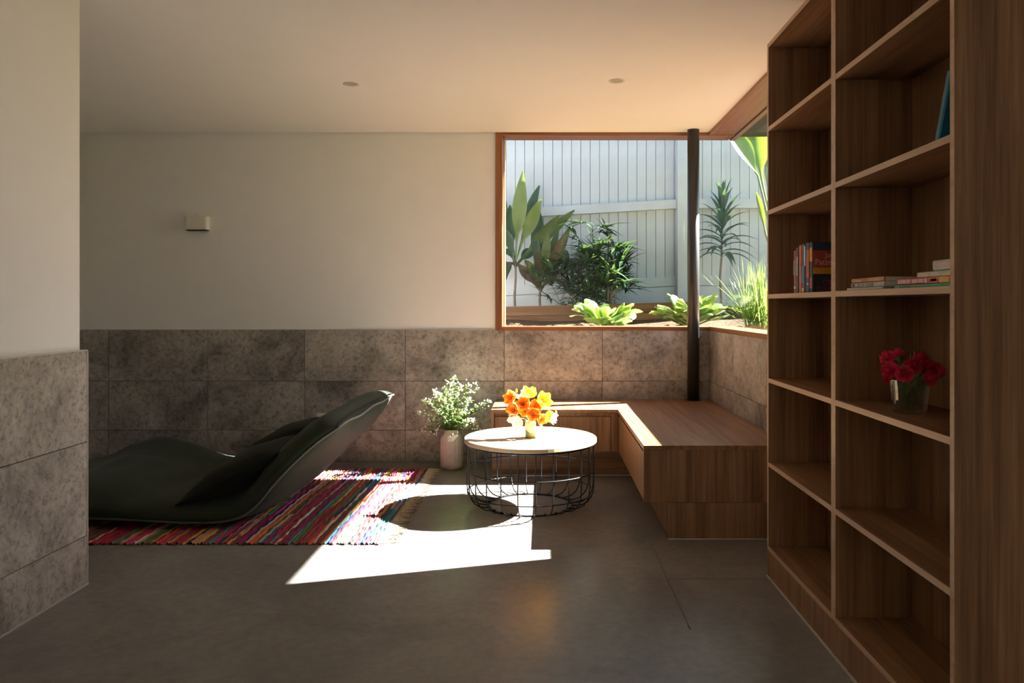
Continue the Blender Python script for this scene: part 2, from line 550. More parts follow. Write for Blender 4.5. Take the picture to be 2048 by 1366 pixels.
box('tile_trim', M['trim'], -3.9, -0.36, YB - 0.005, YB + 0.012, ZT, ZT + 0.004, wall_back)

wr = MB()
wr.box(XW + 0.013, XO, 3.8, YO, -0.1, ZT)
wr.box(XW, XO, -2.0, 3.8, -0.1, ZC + 0.05)
wr.box(XW, XO, -3.55, -2.9, -0.1, ZC + 0.05)
wr.box(XW, XO, -2.9, -2.0, 2.2, ZC + 0.05)
wall_right = struct(wr.build('wall_right', M['plaster']), 'window wall with low grey stone tiles behind the bench')
box('grout', M['grout'], XW + 0.006, XW + 0.013, 3.8, YB, 0.0, ZT - 0.001, wall_right)
for z0, z1 in ROWS:
    for a, b in ((3.802, 4.17), (4.17, 4.885), (4.885, YB - 0.004)):
        MB().box(XW - 0.004, XW + 0.008, a, b - 0.003, z0, z1, 0.0012).build('tile', M['tile'], wall_right)

wl = MB()
wl.box(-4.1, -3.9, -3.55, YO, -0.1, ZC + 0.05)
struct(wl.build('wall_left', M['plaster']), 'plaster wall closing the room out of sight')
struct(box('wall_front', M['plaster'], -4.1, XO, -3.7, -3.5, -0.1, ZC + 0.05), 'plaster wall behind the viewer')

PX, PY = -1.8755, 3.143
wp = struct(box('wall_partition', M['plaster'], -2.05, PX - 0.018, -3.5, PY - 0.024, 0.0, ZC), 'pale plaster partition wall end with tiled lower half')
box('grout', M['grout'], -2.05, PX - 0.008, -3.5, PY - 0.012, 0.0, ZT - 0.006, wp)
for (z0, z1) in ((0.004, 0.200), (0.203, 0.585), (0.588, ZT - 0.004)):
    for a, b in ((-0.5, 0.95), (0.95, 2.05), (2.05, PY)):
        MB().box(PX - 0.008, PX, a, b - 0.002, z0, z1, 0.001).build('tile', M['tile'], wp)
    MB().box(-2.05, PX - 0.001, PY - 0.011, PY - 0.002, z0, z1, 0.001).build('tile', M['tile'], wp)
tt = MB()
tt.box(PX - 0.02, PX + 0.001, -3.5, PY + 0.001, ZT - 0.004, ZT)
tt.box(-2.05, PX - 0.02, PY - 0.026, PY + 0.001, ZT - 0.004, ZT)
tt.box(PX - 0.004, PX + 0.002, PY - 0.003, PY + 0.002, 0.0, ZT - 0.004)
tt.build('tile_trim', M['trim'], wp)
box('floor_sealant', M['trim'], PX, PX + 0.006, -3.5, PY, 0.0, 0.006, wp)

# windows: the two meet at a frameless glass corner
def win(name, label):
    o = bpy.data.objects.new(name, None)
    COL.objects.link(o)
    return struct(o, label)
w1 = win('window_1', 'far corner window pane in red cedar frame looking on the white fence')
MB().box(-0.345, -0.294, YB - 0.006, YO, ZT - 0.004, ZC, 0.003).build('jamb', M['cedz'], w1)
MB().box(-0.294, XO, YB - 0.006, YB + 0.02, 2.393, ZC, 0.002).build('head_trim', M['cedx'], w1)
MB().box(-0.294, XO, YB + 0.02, YO, 2.400, ZC + 0.03, 0.002).build('head', M['cedx'], w1)
MB().box(-0.294, XO, YB - 0.008, YO, ZT - 0.004, 0.992, 0.003).build('sill', M['cedx'], w1)
MB().box(-0.294, -0.280, YO - 0.05, YO - 0.01, 0.992, 2.400, 0.002).build('glazing_bead', M['cream'], w1)
MB().box(-0.290, XO - 0.018, YO - 0.030, YO - 0.020, 0.992, 2.400).build('pane', M['glass'], w1)
w2 = win('window_2', 'side corner window above the bench with red cedar head and sill')
MB().box(XW - 0.006, XO, 3.8, YB - 0.006, 2.400, ZC + 0.03, 0.002).build('head', M['cedy'], w2)
MB().box(XO - 0.004, XO + 0.016, 3.8, YO, 2.404, 2.425).build('track', M['dark'], w2)
MB().box(XO + 0.016, XO + 0.055, 3.8, YO + 0.02, 2.398, 2.438, 0.002).build('outer_head', M['cedy'], w2)
MB().box(XW - 0.008, XO, 3.8, YB - 0.008, ZT - 0.004, 0.992, 0.003).build('sill', M['cedy'], w2)
MB().box(XW, XO, 3.76, 3.80, ZT, ZC, 0.003).build('jamb', M['cedz'], w2)
MB().box(XO - 0.030, XO - 0.020, 3.80, YO - 0.020, 0.992, 2.400).build('pane', M['glass'], w2)

w3 = win('door_added_fill', 'added glazed cedar door behind the viewer, letting in fill light')  # door added out of view to let in soft fill light
MB().box(XW + 0.06, XO - 0.02, -2.9, -2.83, 0.0, 2.2, 0.003).build('jamb', M['cedz'], w3)
MB().box(XW + 0.06, XO - 0.02, -2.07, -2.0, 0.0, 2.2, 0.003).build('jamb', M['cedz'], w3)
MB().box(XW + 0.06, XO - 0.02, -2.83, -2.07, 2.14, 2.2, 0.003).build('head', M['cedy'], w3)
MB().box(XO - 0.08, XO - 0.07, -2.83, -2.07, 0.0, 2.14).build('pane', M['glass'], w3)

# ------------------------------------------------------------------ outside: bed, fence
def ground_z(x, y):
    t = max(0.0, min(1.0, (y - 5.8) / 1.4))
    z = 0.88 + 0.20 * t + 0.012 * math.sin(x * 3.1 + y * 2.3) + 0.008 * math.sin(x * 7.7 - y * 5)
    return z + 0.035 * max(-0.5, min(2.0, x)) * t
rows = []
gx = [-5 + 0.25 * i for i in range(53)]
for j in range(24):
    y = YO + 0.001 + j * (8.6 - YO) / 23
    rows.append([(x, y, ground_z(x, y)) for x in gx])
g = MB()
g.quadgrid(rows)
rows = []
for j in range(20):
    y = 1.2 + j * (YO + 0.002 - 1.2) / 19
    rows.append([(XO + 0.001 + i * 0.3, y, 0.88 + 0.01 * math.sin(i * 1.3 + y * 3)) for i in range(24)])
g.quadgrid(rows)
struct(g.build('ground_bed', M['mulch'], smooth=True), 'brown mulch garden bed outside the corner window')
struct(box('ground_bounce_patio', M['render_wall'], XO, 9.0, -9.0, 1.19, -0.15, -0.03), 'added pale paving that bounces sunlight through the unseen door')  # unseen paving added beside the door to bounce sunlight indoors
struct(box('ground_lawn', M['lawn'], -60, 60, -60, 60, -0.4, -0.3), 'ground around the house')

FY, SL = 7.25, 0.058
def fz(x):                 # the fence runs up a gentle slope to the post, then level
    return SL * (min(x, 1.32) + 0.38)
fence = thing('paling_fence', 'white painted timber paling fence behind the garden plants', 'fence', (0.4, FY, 1.0))
pal_me = None
x = -2.4
while x < 4.2:
    if pal_me is None:
        p = MB().box(0, 0.0853, 0, 0.016, 0, 1.62, 0.002).build('paling', M['paling'], fence, local=True)
        pal_me = p.data
    else:
        p = link('paling', pal_me, fence)
    p.location = (x - 0.4, 0.03, 1.325 + fz(x) - 1.0)
    x += 0.0893
def sloped(name, z0, z1, y0, y1, x0, x1):
    m = MB()
    n = 1 if x1 <= 1.33 or x0 >= 1.3 else 2
    a, b = (x0, fz(x0)), (x1, fz(x1))
    rows = []
    for (xx, zz) in (a, b):
        rows.append([(xx, y0, z0 + zz), (xx, y1, z0 + zz), (xx, y1, z1 + zz), (xx, y0, z1 + zz)])
    m.quadgrid(rows, closed_v=True)
    m.poly(rows[0])
    m.poly(list(reversed(rows[1])))
    return m.build(name, M['paling'], fence)
for (a, b) in ((-2.4, 1.27), (1.372, 4.2)):
    sloped('rail', 1.97, 2.055, FY - 0.030, FY + 0.03, a, b)
    sloped('rail', 2.80, 2.88, FY - 0.012, FY + 0.03, a, b)
    sloped('plinth_board', 1.238, 1.330, FY + 0.008, FY + 0.03, a, b)
    sloped('plinth_board', 1.02, 1.232, FY + 0.010, FY + 0.03, a, b)
MB().box(-2.4, 4.2, FY + 0.047, FY + 0.055, 1.0, 2.86).build('sun_block_sheet', M['render_wall'], fence)  # sheet added behind the palings to stop sun leaking through the gaps
for xx in (-1.2, 1.272):
    MB().box(xx, xx + 0.098, FY - 0.075, FY + 0.028, 1.0, 3.02, 0.004).build('post', M['paling'], fence)

for i, (dz, dx, nm) in enumerate(((0.0, 0, 'lower weathered timber sleeper edging the garden bed'), (0.088, 0.3, 'upper weathered timber sleeper edging the garden bed'))):
    m = MB()
    rows = []
    for xx in (-1.9 + dx, 1.15 + dx * 0.5):
        z = 0.962 + dz + SL * 0.45 * (xx + 0.38)
        rows.append([(xx, 6.72 + 0.03 * i, z), (xx, 6.80 + 0.03 * i, z), (xx, 6.80 + 0.03 * i, z + 0.084), (xx, 6.72 + 0.03 * i, z + 0.084)])
    m.quadgrid(rows, closed_v=True)
    m.poly(rows[0]); m.poly(list(reversed(rows[1])))
    tag(m.build('timber_sleeper', M['sleeper']), nm, 'sleeper', 'sleepers edging the bed')

# ------------------------------------------------------------------ bench
ZB, BX, BY, BW, BL = 0.461, 0.495, 3.739, 5.027, -0.34
bt = MB()
z0 = ZB - 0.022
out = [(BL, BW), (BX, BW), (BX, BY), (XW - 0.006, BY), (XW - 0.006, YB - 0.006), (BL, YB - 0.006)]
bm = bmesh.new()
f = bm.faces.new([bm.verts.new((x, y, z0)) for x, y in out])
r_ = bmesh.ops.extrude_face_region(bm, geom=[f])
for v in r_['geom']:
    if isinstance(v, bmesh.types.BMVert):
        v.co.z = ZB
bmesh.ops.recalc_face_normals(bm, faces=bm.faces)
bmesh.ops.bevel(bm, geom=[e for e in bm.edges], offset=0.0015, segments=1, affect='EDGES')
bt.add_bm(bm)
tag(bt.build('bench_top', M['wy']), 'L-shaped walnut bench top running under the corner window', 'bench top')

b1 = thing('storage_bench', 'walnut bench base under the side window, its end panel facing the room', 'bench', (0.86, 4.6, 0))
ZK = 0.1815
MB().box(BX + 0.001, XW - 0.006, BY + 0.001, BY + 0.019, ZK, z0, 0.001).build('end_panel', M['wz'], b1)
MB().box(0.62, XW - 0.006, BY + 0.001, BY + 0.019, 0.006, ZK - 0.002, 0.001).build('kick_panel', M['wz'], b1)
MB().box(0.62, 0.636, BY + 0.019, YB - 0.01, 0.006, ZK, 0.0).build('kick_panel', M['wz'], b1)
MB().box(0.613, XW - 0.006, BY - 0.004, BY + 0.001, 0.0, 0.006).build('sealant', M['trim'], b1)
MB().box(BX + 0.03, XW - 0.006, BY + 0.02, YB - 0.01, ZK + 0.002, z0 - 0.001).build('carcass', M['wz'], b1)
for a, b in ((BY + 0.020, 4.383), (4.387, BW + 0.02)):
    MB().box(BX + 0.006, BX + 0.026, a, b, ZK + 0.001, z0 - 0.020, 0.001).build('drawer_front', M['wz'], b1)
b2 = thing('storage_bench', 'short walnut bench base along the far wall behind the table', 'bench', (0.08, 5.3, 0))
MB().box(BL + 0.002, BX + 0.028, BW + 0.03, YB - 0.01, ZK + 0.002, z0 - 0.001).build('carcass', M['wz'], b2)
MB().box(BL, BL + 0.02, BW + 0.001, YB - 0.012, ZK, z0, 0.001).build('end_panel', M['wz'], b2)
MB().box(BL + 0.024, BX - 0.045, BW + 0.008, BW + 0.028, ZK + 0.001, z0 - 0.028, 0.001).build('drawer_front', M['wz'], b2)
MB().box(BX - 0.041, BX + 0.003, BW + 0.004, BW + 0.024, ZK + 0.001, z0 - 0.002, 0.001).build('filler_panel', M['wz'], b2)
MB().box(BL, 0.62, BW + 0.115, BW + 0.133, 0.006, ZK, 0.0).build('kick_panel', M['wx'], b2)
MB().box(BL, 0.62, BW + 0.110, BW + 0.115, 0.0, 0.006).build('sealant', M['trim'], b2)

# black post through the bench corner
post = MB().lathe([(0.0425, ZB + 0.004), (0.0425, ZC)], 1.091, 5.515, 32, cap1=True)
po = tag(post.build('steel_post', M['black'], smooth=False), 'round black steel post rising from bench corner to ceiling', 'post')
for p_ in po.data.polygons:
    p_.use_smooth = abs(p_.normal.z) < 0.5
MB().lathe([(0.056, ZB + 0.0005), (0.056, ZB + 0.004)], 1.091, 5.515, 32, cap1=True).build('base_ring', M['black'], po)

# ------------------------------------------------------------------ bookcases
BKX, BKD = 0.953, 0.258
SH = [0.124, 0.478, 0.832, 1.186, 1.540, 1.892, 2.245]
def bookcase(y0, y1, label):
    b = thing('bookcase', label, 'bookcase', (BKX + BKD / 2, (y0 + y1) / 2, 0), group='bookcase units on the window side')
    for a in (y0, y1 - 0.018):
        s_ = MB().box(BKX + 0.001, BKX + BKD, a, a + 0.018, 0.0, SH[-1] + 0.009, 0.0008).build('side_panel', M['wz'], b)
        MB().box(BKX, BKX + 0.0012, a + 0.0005, a + 0.0175, 0.118, SH[-1] + 0.009).build('lit_edge_strip', M['wedge'], s_)
    MB().box(BKX + BKD - 0.008, BKX + BKD, y0 + 0.018, y1 - 0.018, 0.1, SH[-1]).build('back_panel', M['wz'], b)
    for i, z in enumerate(SH):
        s_ = MB().box(BKX + 0.0012, BKX + BKD - 0.009, y0 + 0.0182, y1 - 0.0182, z - 0.009, z + 0.009, 0.0006).build('shelf', M['wy'], b)
        MB().box(BKX + 0.0002, BKX + 0.0013, y0 + 0.0182, y1 - 0.0182, z - 0.009, z + 0.009).build('lit_edge_strip', M['wedge'], s_)
    MB().box(BKX + 0.002, BKX + 0.02, y0 + 0.001, y1 - 0.001, 0.006, 0.1145, 0.001).build('kick_panel', M['wz'], b)
    MB().box(BKX - 0.004, BKX + 0.002, y0, y1, 0.0, 0.006).build('sealant', M['trim'], b)
    return b
YD = 2.500
bookcase(YD, 3.235, 'walnut bookcase unit next to the bench, upright paperbacks on a middle shelf')
bookcase(1.766, YD, 'walnut bookcase unit nearest the viewer, red flowers on its shelf')

# ------------------------------------------------------------------ wall and ceiling fittings
wl_ = thing('wall_fitting', 'small white rectangular fitting on the far plaster wall', 'wall fitting', (-2.526, YB + 0.01, 1.749))
MB().box(-2.606, -2.446, YB - 0.045, YB + 0.011, 1.70, 1.80, 0.004).build('body', M['white_plastic'], wl_)
MB().box(-2.592, -2.460, YB - 0.050, YB - 0.045, 1.712, 1.790, 0.002).build('cover', M['white_plastic'], wl_)
MB().box(-2.600, -2.452, YB - 0.040, YB + 0.008, 1.694, 1.700).build('lower_slot', M['dark'], wl_)
for (x, y, lb) in ((-1.095, 4.37, 'round recessed downlight over the green lounger side'), (0.42, 4.31, 'round recessed downlight nearer the window and post')):
    d = thing('downlight', lb, 'downlight', (x, y, ZC), group='ceiling downlights')
    MB().lathe([(0.036, ZC - 0.001), (0.047, ZC - 0.003), (0.047, ZC + 0.001)], x, y, 28, cap0=False).build('trim_ring', M['white_plastic'], d, smooth=True)
    MB().lathe([(0.036, ZC - 0.0012), (0.028, ZC - 0.0004)], x, y, 28, cap0=False, cap1=True).build('lens', M['trim'], d)
for (x, z, lb) in ((-1.80, 0.205, 'pale double wall socket just above the lounger seat'), (-1.595, 0.322, 'pale wall socket peeking over the lounger backrest')):
    q = thing('wall_socket', lb, 'socket', (x, YB - 0.004, z), group='wall sockets behind the lounger')
    MB().box(x - 0.06, x + 0.06, YB - 0.013, YB - 0.004, z - 0.036, z + 0.036, 0.003).build('plate', M['white_plastic'], q)
    for sx in (-0.026, 0.026):
        MB().box(x + sx - 0.012, x + sx + 0.012, YB - 0.0155, YB - 0.013, z - 0.012, z + 0.012, 0.002).build('switch', M['white_plastic'], q)

# ------------------------------------------------------------------ rug
RX0, RX1, RY0, RY1 = -3.3, -0.785, 3.654, 5.33
rug = thing('rag_rug', 'multicoloured striped rag rug with fringe under the lounger', 'rug', ((RX0 + RX1) / 2, (RY0 + RY1) / 2, 0))
PAL = [(0.42, 0.03, 0.05), (0.28, 0.02, 0.04), (0.5, 0.04, 0.2), (0.62, 0.10, 0.05), (0.06, 0.22, 0.22), (0.03, 0.12, 0.22), (0.5, 0.33, 0.05),
       (0.5, 0.38, 0.24), (0.6, 0.5, 0.38), (0.10, 0.06, 0.05), (0.20, 0.03, 0.03), (0.33, 0.04, 0.05), (0.12, 0.08, 0.04), (0.25, 0.02, 0.09), (0.16, 0.10, 0.05), (0.08, 0.16, 0.05), (0.55, 0.25, 0.08), (0.45, 0.2, 0.22),
       (0.35, 0.05, 0.09), (0.22, 0.03, 0.08), (0.04, 0.03, 0.1), (0.3, 0.14, 0.06)]
rg = random.Random(3)
weave = MB()
N, SEG = 170, 64
wd = (RX1 - RX0) / N
for i in range(N):
    xc = RX0 + (i + 0.5) * wd
    col = rg.choice(PAL)
    left = rg.uniform(4, 50)
    ph = rg.random() * 9
    b0 = len(weave.v)
    for k in range(SEG + 1):
        y = RY0 + (RY1 - RY0) * k / SEG
        wob = 0.004 * math.sin(y * 9 + ph) + 0.0025 * math.sin(y * 31 + ph * 2) + 0.004 * math.sin(y * 4.0 + i * 0.05)
        h = 0.0075 + 0.0035 * math.sin(y * 55 + ph) + rg.uniform(-0.001, 0.0015)
        yy = y + (0.006 * math.sin(i * 1.7) if k in (0, SEG) else 0)
        weave.v += [(xc + wob - wd * 0.54, yy, 0.002), (xc + wob, yy, h + 0.002), (xc + wob + wd * 0.54, yy, 0.002)]
    for k in range(SEG):
        left -= 1
        if left < 0:
            col = rg.choice(PAL)
            left = rg.uniform(8, 55)
        a = b0 + k * 3
        weave.f += [(a, a + 1, a + 4, a + 3), (a + 1, a + 2, a + 5, a + 4)]
        weave.c += [col, col]
weave.build('weave', M['rug'], rug, smooth=True)
fr = MB()
n = 150
for i in range(n):
    y = RY0 + (RY1 - RY0) * (i + 0.5) / n + rg.uniform(-0.003, 0.003)
    L = rg.uniform(0.05, 0.09)
    dy = rg.uniform(-0.025, 0.025)
    fr.tube([(RX1 - 0.01, y, 0.007), (RX1 + L * 0.5, y + dy * 0.3, 0.006), (RX1 + L, y + dy, 0.003)], [0.0035, 0.003, 0.0018], 5)
fo = fr.build('fringe', M['fringe'], rug, smooth=True)
fo['kind'] = 'stuff'

# ------------------------------------------------------------------ lounger
LY0, LY1 = 3.875, 5.385
LP = [(-3.12, 0.07), (-2.75, 0.075), (-2.40, 0.07), (-2.10, 0.058), (-1.85, 0.045), (-1.66, 0.045), (-1.545, 0.068), (-1.46, 0.125), (-1.375, 0.225), (-1.29, 0.318),
      (-1.20, 0.405), (-1.12, 0.470), (-1.045, 0.522)]
def catmull(P, n):
    out = []
    for i in range(len(P) - 1):
        p0, p1, p2, p3 = P[max(i - 1, 0)], P[i], P[i + 1], P[min(i + 2, len(P) - 1)]
        for k in range(n):
            t = k / n
            out.append(tuple(0.5 * (2 * b + (c - a) * t + (2 * a - 5 * b + 4 * c - d) * t * t + (-a + 3 * b - 3 * c + d) * t ** 3)
                             for a, b, c, d in zip(p0, p1, p2, p3)))
    out.append(P[-1])
    return out
lp = catmull(LP, 7)
NS = len(lp)
nrm, arc = [], [0.0]
for i in range(NS):
    a, b = lp[max(i - 1, 0)], lp[min(i + 1, NS - 1)]
    t = Vector((b[0] - a[0], 0, b[1] - a[1])).normalized()
    nrm.append(Vector((-t.z, 0, t.x)))
    if i:
        arc.append(arc[-1] + math.hypot(lp[i][0] - lp[i - 1][0], lp[i][1] - lp[i - 1][1]))
AL = arc[-1]
lou = thing('floor_lounger', 'dark green velvet double floor lounger with raised backrest', 'lounger', (-2.0, (LY0 + LY1) / 2, 0))
body = MB()
rows = []
NV = 22
cyl, hw = (LY0 + LY1) / 2, (LY1 - LY0) / 2
def l_end(i):
    e0 = min(1, arc[i] / 0.16)
    e1 = min(1, (AL - arc[i]) / 0.07)
    return math.sqrt(max(0, 1 - (1 - e0) ** 2)), math.sqrt(max(0, 1 - (1 - e1) ** 2))
def l_w(i):
    r = AL - arc[i]
    w = hw * (1 - 0.05 * max(0, 1 - r / 0.16) ** 2 * 1.0)
    q = arc[i] / 0.25
    return w * (1 - 0.06 * max(0, 1 - q) ** 2)
def l_band(i):
    x = lp[i][0]
    return 0.085 - 0.05 * min(1, max(0, (-2.5 - x) / 0.5)) if x < -1.5 else 0.085 + 0.02 * math.sin(min(1, (x + 1.5) / 0.4) * math.pi)
def l_outer(i, v):
    x = lp[i][0]
    e0, e1 = l_end(i)
    amp = 0.035 if x < -1.65 else 0.035 + 0.055 * min(1, (x + 1.65) / 0.30)
    e1 = math.sqrt(max(0, 1 - (1 - min(1, (AL - arc[i]) / 0.16)) ** 2))
    return amp * (1 - abs(v) ** 2.6) ** 0.7 * e0 * e1
for i in range(NS):
    x, z = lp[i]
    e0, e1 = l_end(i)
    w, T, n_ = l_w(i), l_band(i), nrm[i]
    loop = []
    for k in range(NV + 1):
        v = -1 + 2 * k / NV
        v = math.copysign(abs(v) ** 0.8, v)
        crest = math.exp(-((v - 0.30) / 0.45) ** 2)
        hump = (0.055 + 0.085 * crest) * math.exp(-((x + 2.42) / 0.30) ** 2) + 0.0 - 0.02 * math.exp(-((x + 2.02) / 0.14) ** 2)
        two = 1 - 0.30 * math.exp(-(v / 0.10) ** 2) * (1 if x < -1.6 else 0.4)
        wr_ = 0.005 * math.sin(x * 34 + v * 5 + math.sin(v * 9) * 1.5) * (1 - v * v)
        bi = (hump + 0.022) * (1 - abs(v) ** 4) ** 0.8 * two * (1 if v < 0.3 else 1 - 0.75 * (v - 0.3) / 0.7) + wr_
        low = 1 if (v < 0.3 or x > -1.55) else 1 - 0.5 * (v - 0.3) / 0.7
        off = (T * (1 - 0.42 * abs(v) ** 9) * low + bi) * max(0.10, e0) * max(0.25, e1)
        loop.append(Vector((x, cyl + w * v * (1 - 0.012 * (abs(v) > 0.999)), z)) + n_ * off)
    far = Vector((x, cyl + w * 1.012, z)) + n_ * T * 0.28 * e1
    loop.append(far)
    for k in range(NV + 1):
        v = 1 - 2 * k / NV
        v = math.copysign(abs(v) ** 0.8, v)
        loop.append(Vector((x, cyl + w * v, z)) - n_ * l_outer(i, v))
    loop.append(Vector((x, cyl - w * 1.012, z)) + n_ * T * 0.28 * e1)
    for p in loop:
        p.z = max(p.z, 0.0135)
    rows.append(loop)
body.quadgrid(rows, closed_v=True)
m_ = len(rows[0])
body.f.append(tuple(range(m_)))
body.c.append(None)
body.f.append(tuple(reversed(range((NS - 1) * m_, NS * m_))))
body.c.append(None)
bo = body.build('body', M['velvet'], lou, smooth=True)
pip = [Vector((lp[i][0], cyl - l_w(i) * 1.004, max(0.018, lp[i][1]))) for i in range(NS)]
top_ = [Vector((lp[-1][0] + 0.004, cyl + l_w(NS - 1) * (-1 + 2 * k / 16), lp[-1][1] + 0.003 + 0.006 * math.sin(k * 0.9))) for k in range(17)]
back_ = [Vector((lp[i][0], cyl + l_w(i) * 1.004, max(0.018, lp[i][1]))) for i in reversed(range(NS))]
MB().tube(pip + top_[1:-1] + back_, 0.0055, 7).build('piping', M['piping'], lou, smooth=True)

def cushion(name, label, c, sx, sy, sz, rot, mat):
    t = thing(name, label, 'cushion', c, group='loose cushions on the lounger')
    m = MB()
    nu = 18
    rt = Matrix.Rotation(rot[2], 3, 'Z') @ Matrix.Rotation(rot[1], 3, 'Y') @ Matrix.Rotation(rot[0], 3, 'X')
    for sgn in (1, -1):
        rows = []
        for i in range(nu + 1):
            r = []
            for j in range(nu + 1):
                u, v = -1 + 2 * i / nu, -1 + 2 * j / nu
                hgt = ((1 - abs(u) ** 2.2) * (1 - abs(v) ** 2.2)) ** 0.55
                pu = 1 - 0.07 * (1 - abs(v) ** 2) * abs(u) ** 3
                pv = 1 - 0.07 * (1 - abs(u) ** 2) * abs(v) ** 3
                p = Vector((u * pu * sx / 2, v * pv * sy / 2, sgn * sz / 2 * hgt + 0.004 * math.sin(u * 7 + v * 4) * hgt))
                r.append(rt @ p + Vector(c))
            rows.append(r if sgn > 0 else list(reversed(r)))
        m.quadgrid(rows)
    m.build('cover', mat, t, smooth=True)
    seam = []
    for k in range(48):
        a = k / 48 * 4
        s_, f_ = int(a), a - int(a)
        u, v = [(-1 + 2 * f_, -1), (1, -1 + 2 * f_), (1 - 2 * f_, 1), (-1, 1 - 2 * f_)][s_]
        pu = 1 - 0.07 * (1 - abs(v) ** 2) * abs(u) ** 3
        pv = 1 - 0.07 * (1 - abs(u) ** 2) * abs(v) ** 3
        seam.append(rt @ Vector((u * pu * sx / 2, v * pv * sy / 2, 0)) + Vector(c))
    MB().tube(seam, 0.004, 6, closed=True).build('seam', mat, t, smooth=True)
    return t
cushion('velvet_cushion', 'deep green velvet cushion leaning on the near half of the lounger backrest', (-1.625, 4.22, 0.255), 0.58, 0.62, 0.18, (0.0, R(-27), 0.0), M['velvet_dark'])
cushion('velvet_cushion', 'deep green velvet cushion at the far half of the lounger, mostly hidden', (-1.65, 4.86, 0.265), 0.60, 0.50, 0.20, (0.0, R(-27), 0.0), M['velvet_dark'])

# ------------------------------------------------------------------ coffee table
TX, TY, TH, TR = -0.069, 4.385, 0.392, 0.380
tab = thing('coffee_table', 'round oak topped coffee table on a black wire basket base', 'table', (TX, TY, 0))
MB().lathe([(TR - 0.004, TH - 0.024), (TR, TH - 0.020), (TR, TH - 0.003), (TR - 0.003, TH)], TX, TY, 72, cap1=True).build('table_top', M['oak'], tab)
def ring(name, r, z, rad, n=48):
    return MB().tube([(TX + r * math.cos(2 * math.pi * k / n), TY + r * math.sin(2 * math.pi * k / n), z) for k in range(n)], rad, 8, closed=True).build(name, M['blackwire'], tab, smooth=True)
ring('ring', 0.364, TH - 0.030, 0.0055)
ring('ring', 0.3695, 0.214, 0.0032)
ring('ring', 0.3615, 0.085, 0.0032)
MB().lathe([(0.235, 0.0), (0.250, 0.0), (0.250, 0.006), (0.235, 0.006), (0.235, 0.0)], TX, TY, 48, cap0=False).build('base_ring', M['blackwire'], tab)
wpts = [(0.364, 0, TH - 0.026), (0.364, 0, 0.13), (0.361, 0, 0.095), (0.350, 0, 0.062), (0.330, 0, 0.035), (0.300, 0, 0.016), (0.268, 0, 0.0095), (0.238, 0, 0.0095)]
wo = MB().tube(wpts, 0.0033, 6).build('wire', M['blackwire'], tab, smooth=True, local=True)
for k in range(24):
    o = wo if k == 0 else link('wire', wo.data, tab)
    o.rotation_euler = (0, 0, 2 * math.pi * (k + 0.35) / 24)

# ------------------------------------------------------------------ books
def bmat(name, col):
    return plain('cover_' + name, col, 0.5, var=0.12, scale=40)
def book(label, x0, x1, y0, y1, z0, z1, spine, mat, group, tilt=None, marks=None, curl=0.0, pages=None):
    """a paperback; spine is the face that looks at the room: 'x' (long side toward the room) lying flat, 'z' standing upright"""
    c = ((x0 + x1) / 2, (y0 + y1) / 2, z0)
    b = thing('book', label, 'book', c, group=group)
    t = 0.0012
    if spine == 'x':        # lying flat, spine toward the room
        m = MB()
        n = 6
        sec = [(x1, z0), (x0 + 0.004, z0), (x0 + 0.0005, z0 + (z1 - z0) * 0.12), (x0, (z0 + z1) / 2), (x0 + 0.0005, z1 - (z1 - z0) * 0.12), (x0 + 0.004, z1), (x1, z1),
               (x1, z1 - t), (x0 + 0.006, z1 - t), (x0 + 0.003, (z0 + z1) / 2), (x0 + 0.006, z0 + t), (x1, z0 + t)]
        rows = [[(p[0], y, p[1]) for p in sec] for y in (y0, y1)]
        m.quadgrid(rows, closed_v=True)
        m.poly(rows[0]); m.poly(list(reversed(rows[1])))
        m.build('cover', mat, b)
        MB().box(x0 + 0.005, x1 - 0.003, y0 + 0.002, y1 - 0.002, z0 + t, z1 - t).build('pages', M['paper'], b)
    else:                   # upright, spine toward the room
        m = MB()
        sec = [(x1, y0), (x0 + 0.003, y0), (x0, y0 + (y1 - y0) * 0.2), (x0, y1 - (y1 - y0) * 0.2), (x0 + 0.003, y1), (x1, y1), (x1, y1 - t), (x0 + 0.005, y1 - t), (x0 + 0.005, y0 + t), (x1, y0 + t)]
        rows = [[(p[0], p[1], z) for p in sec] for z in (z0, z1)]
        m.quadgrid(rows, closed_v=True)
        m.poly(list(reversed(rows[0]))); m.poly(rows[1])
        m.build('cover', mat, b)
        MB().box(x0 + 0.004, x1 - 0.003, y0 + t, y1 - t, z0 + 0.002, z1 - 0.002).build('pages', M['paper'], b)
    for (a0, a1, b0, b1, mm) in (marks or []):     # bands of print on the spine, as fractions
        if spine == 'x':
            MB().box(x0 - 0.0006, x0 + 0.003, y1 - (y1 - y0) * a1, y1 - (y1 - y0) * a0, z0 + (z1 - z0) * b0, z0 + (z1 - z0) * b1).build('spine_print', mm, b)
        else:
            MB().box(x0 - 0.0006, x0 + 0.002, y0 + (y1 - y0) * a0, y0 + (y1 - y0) * a1, z0 + (z1 - z0) * b0, z0 + (z1 - z0) * b1).build('spine_print', mm, b)
    if tilt:
        b.rotation_euler = tilt
    return b
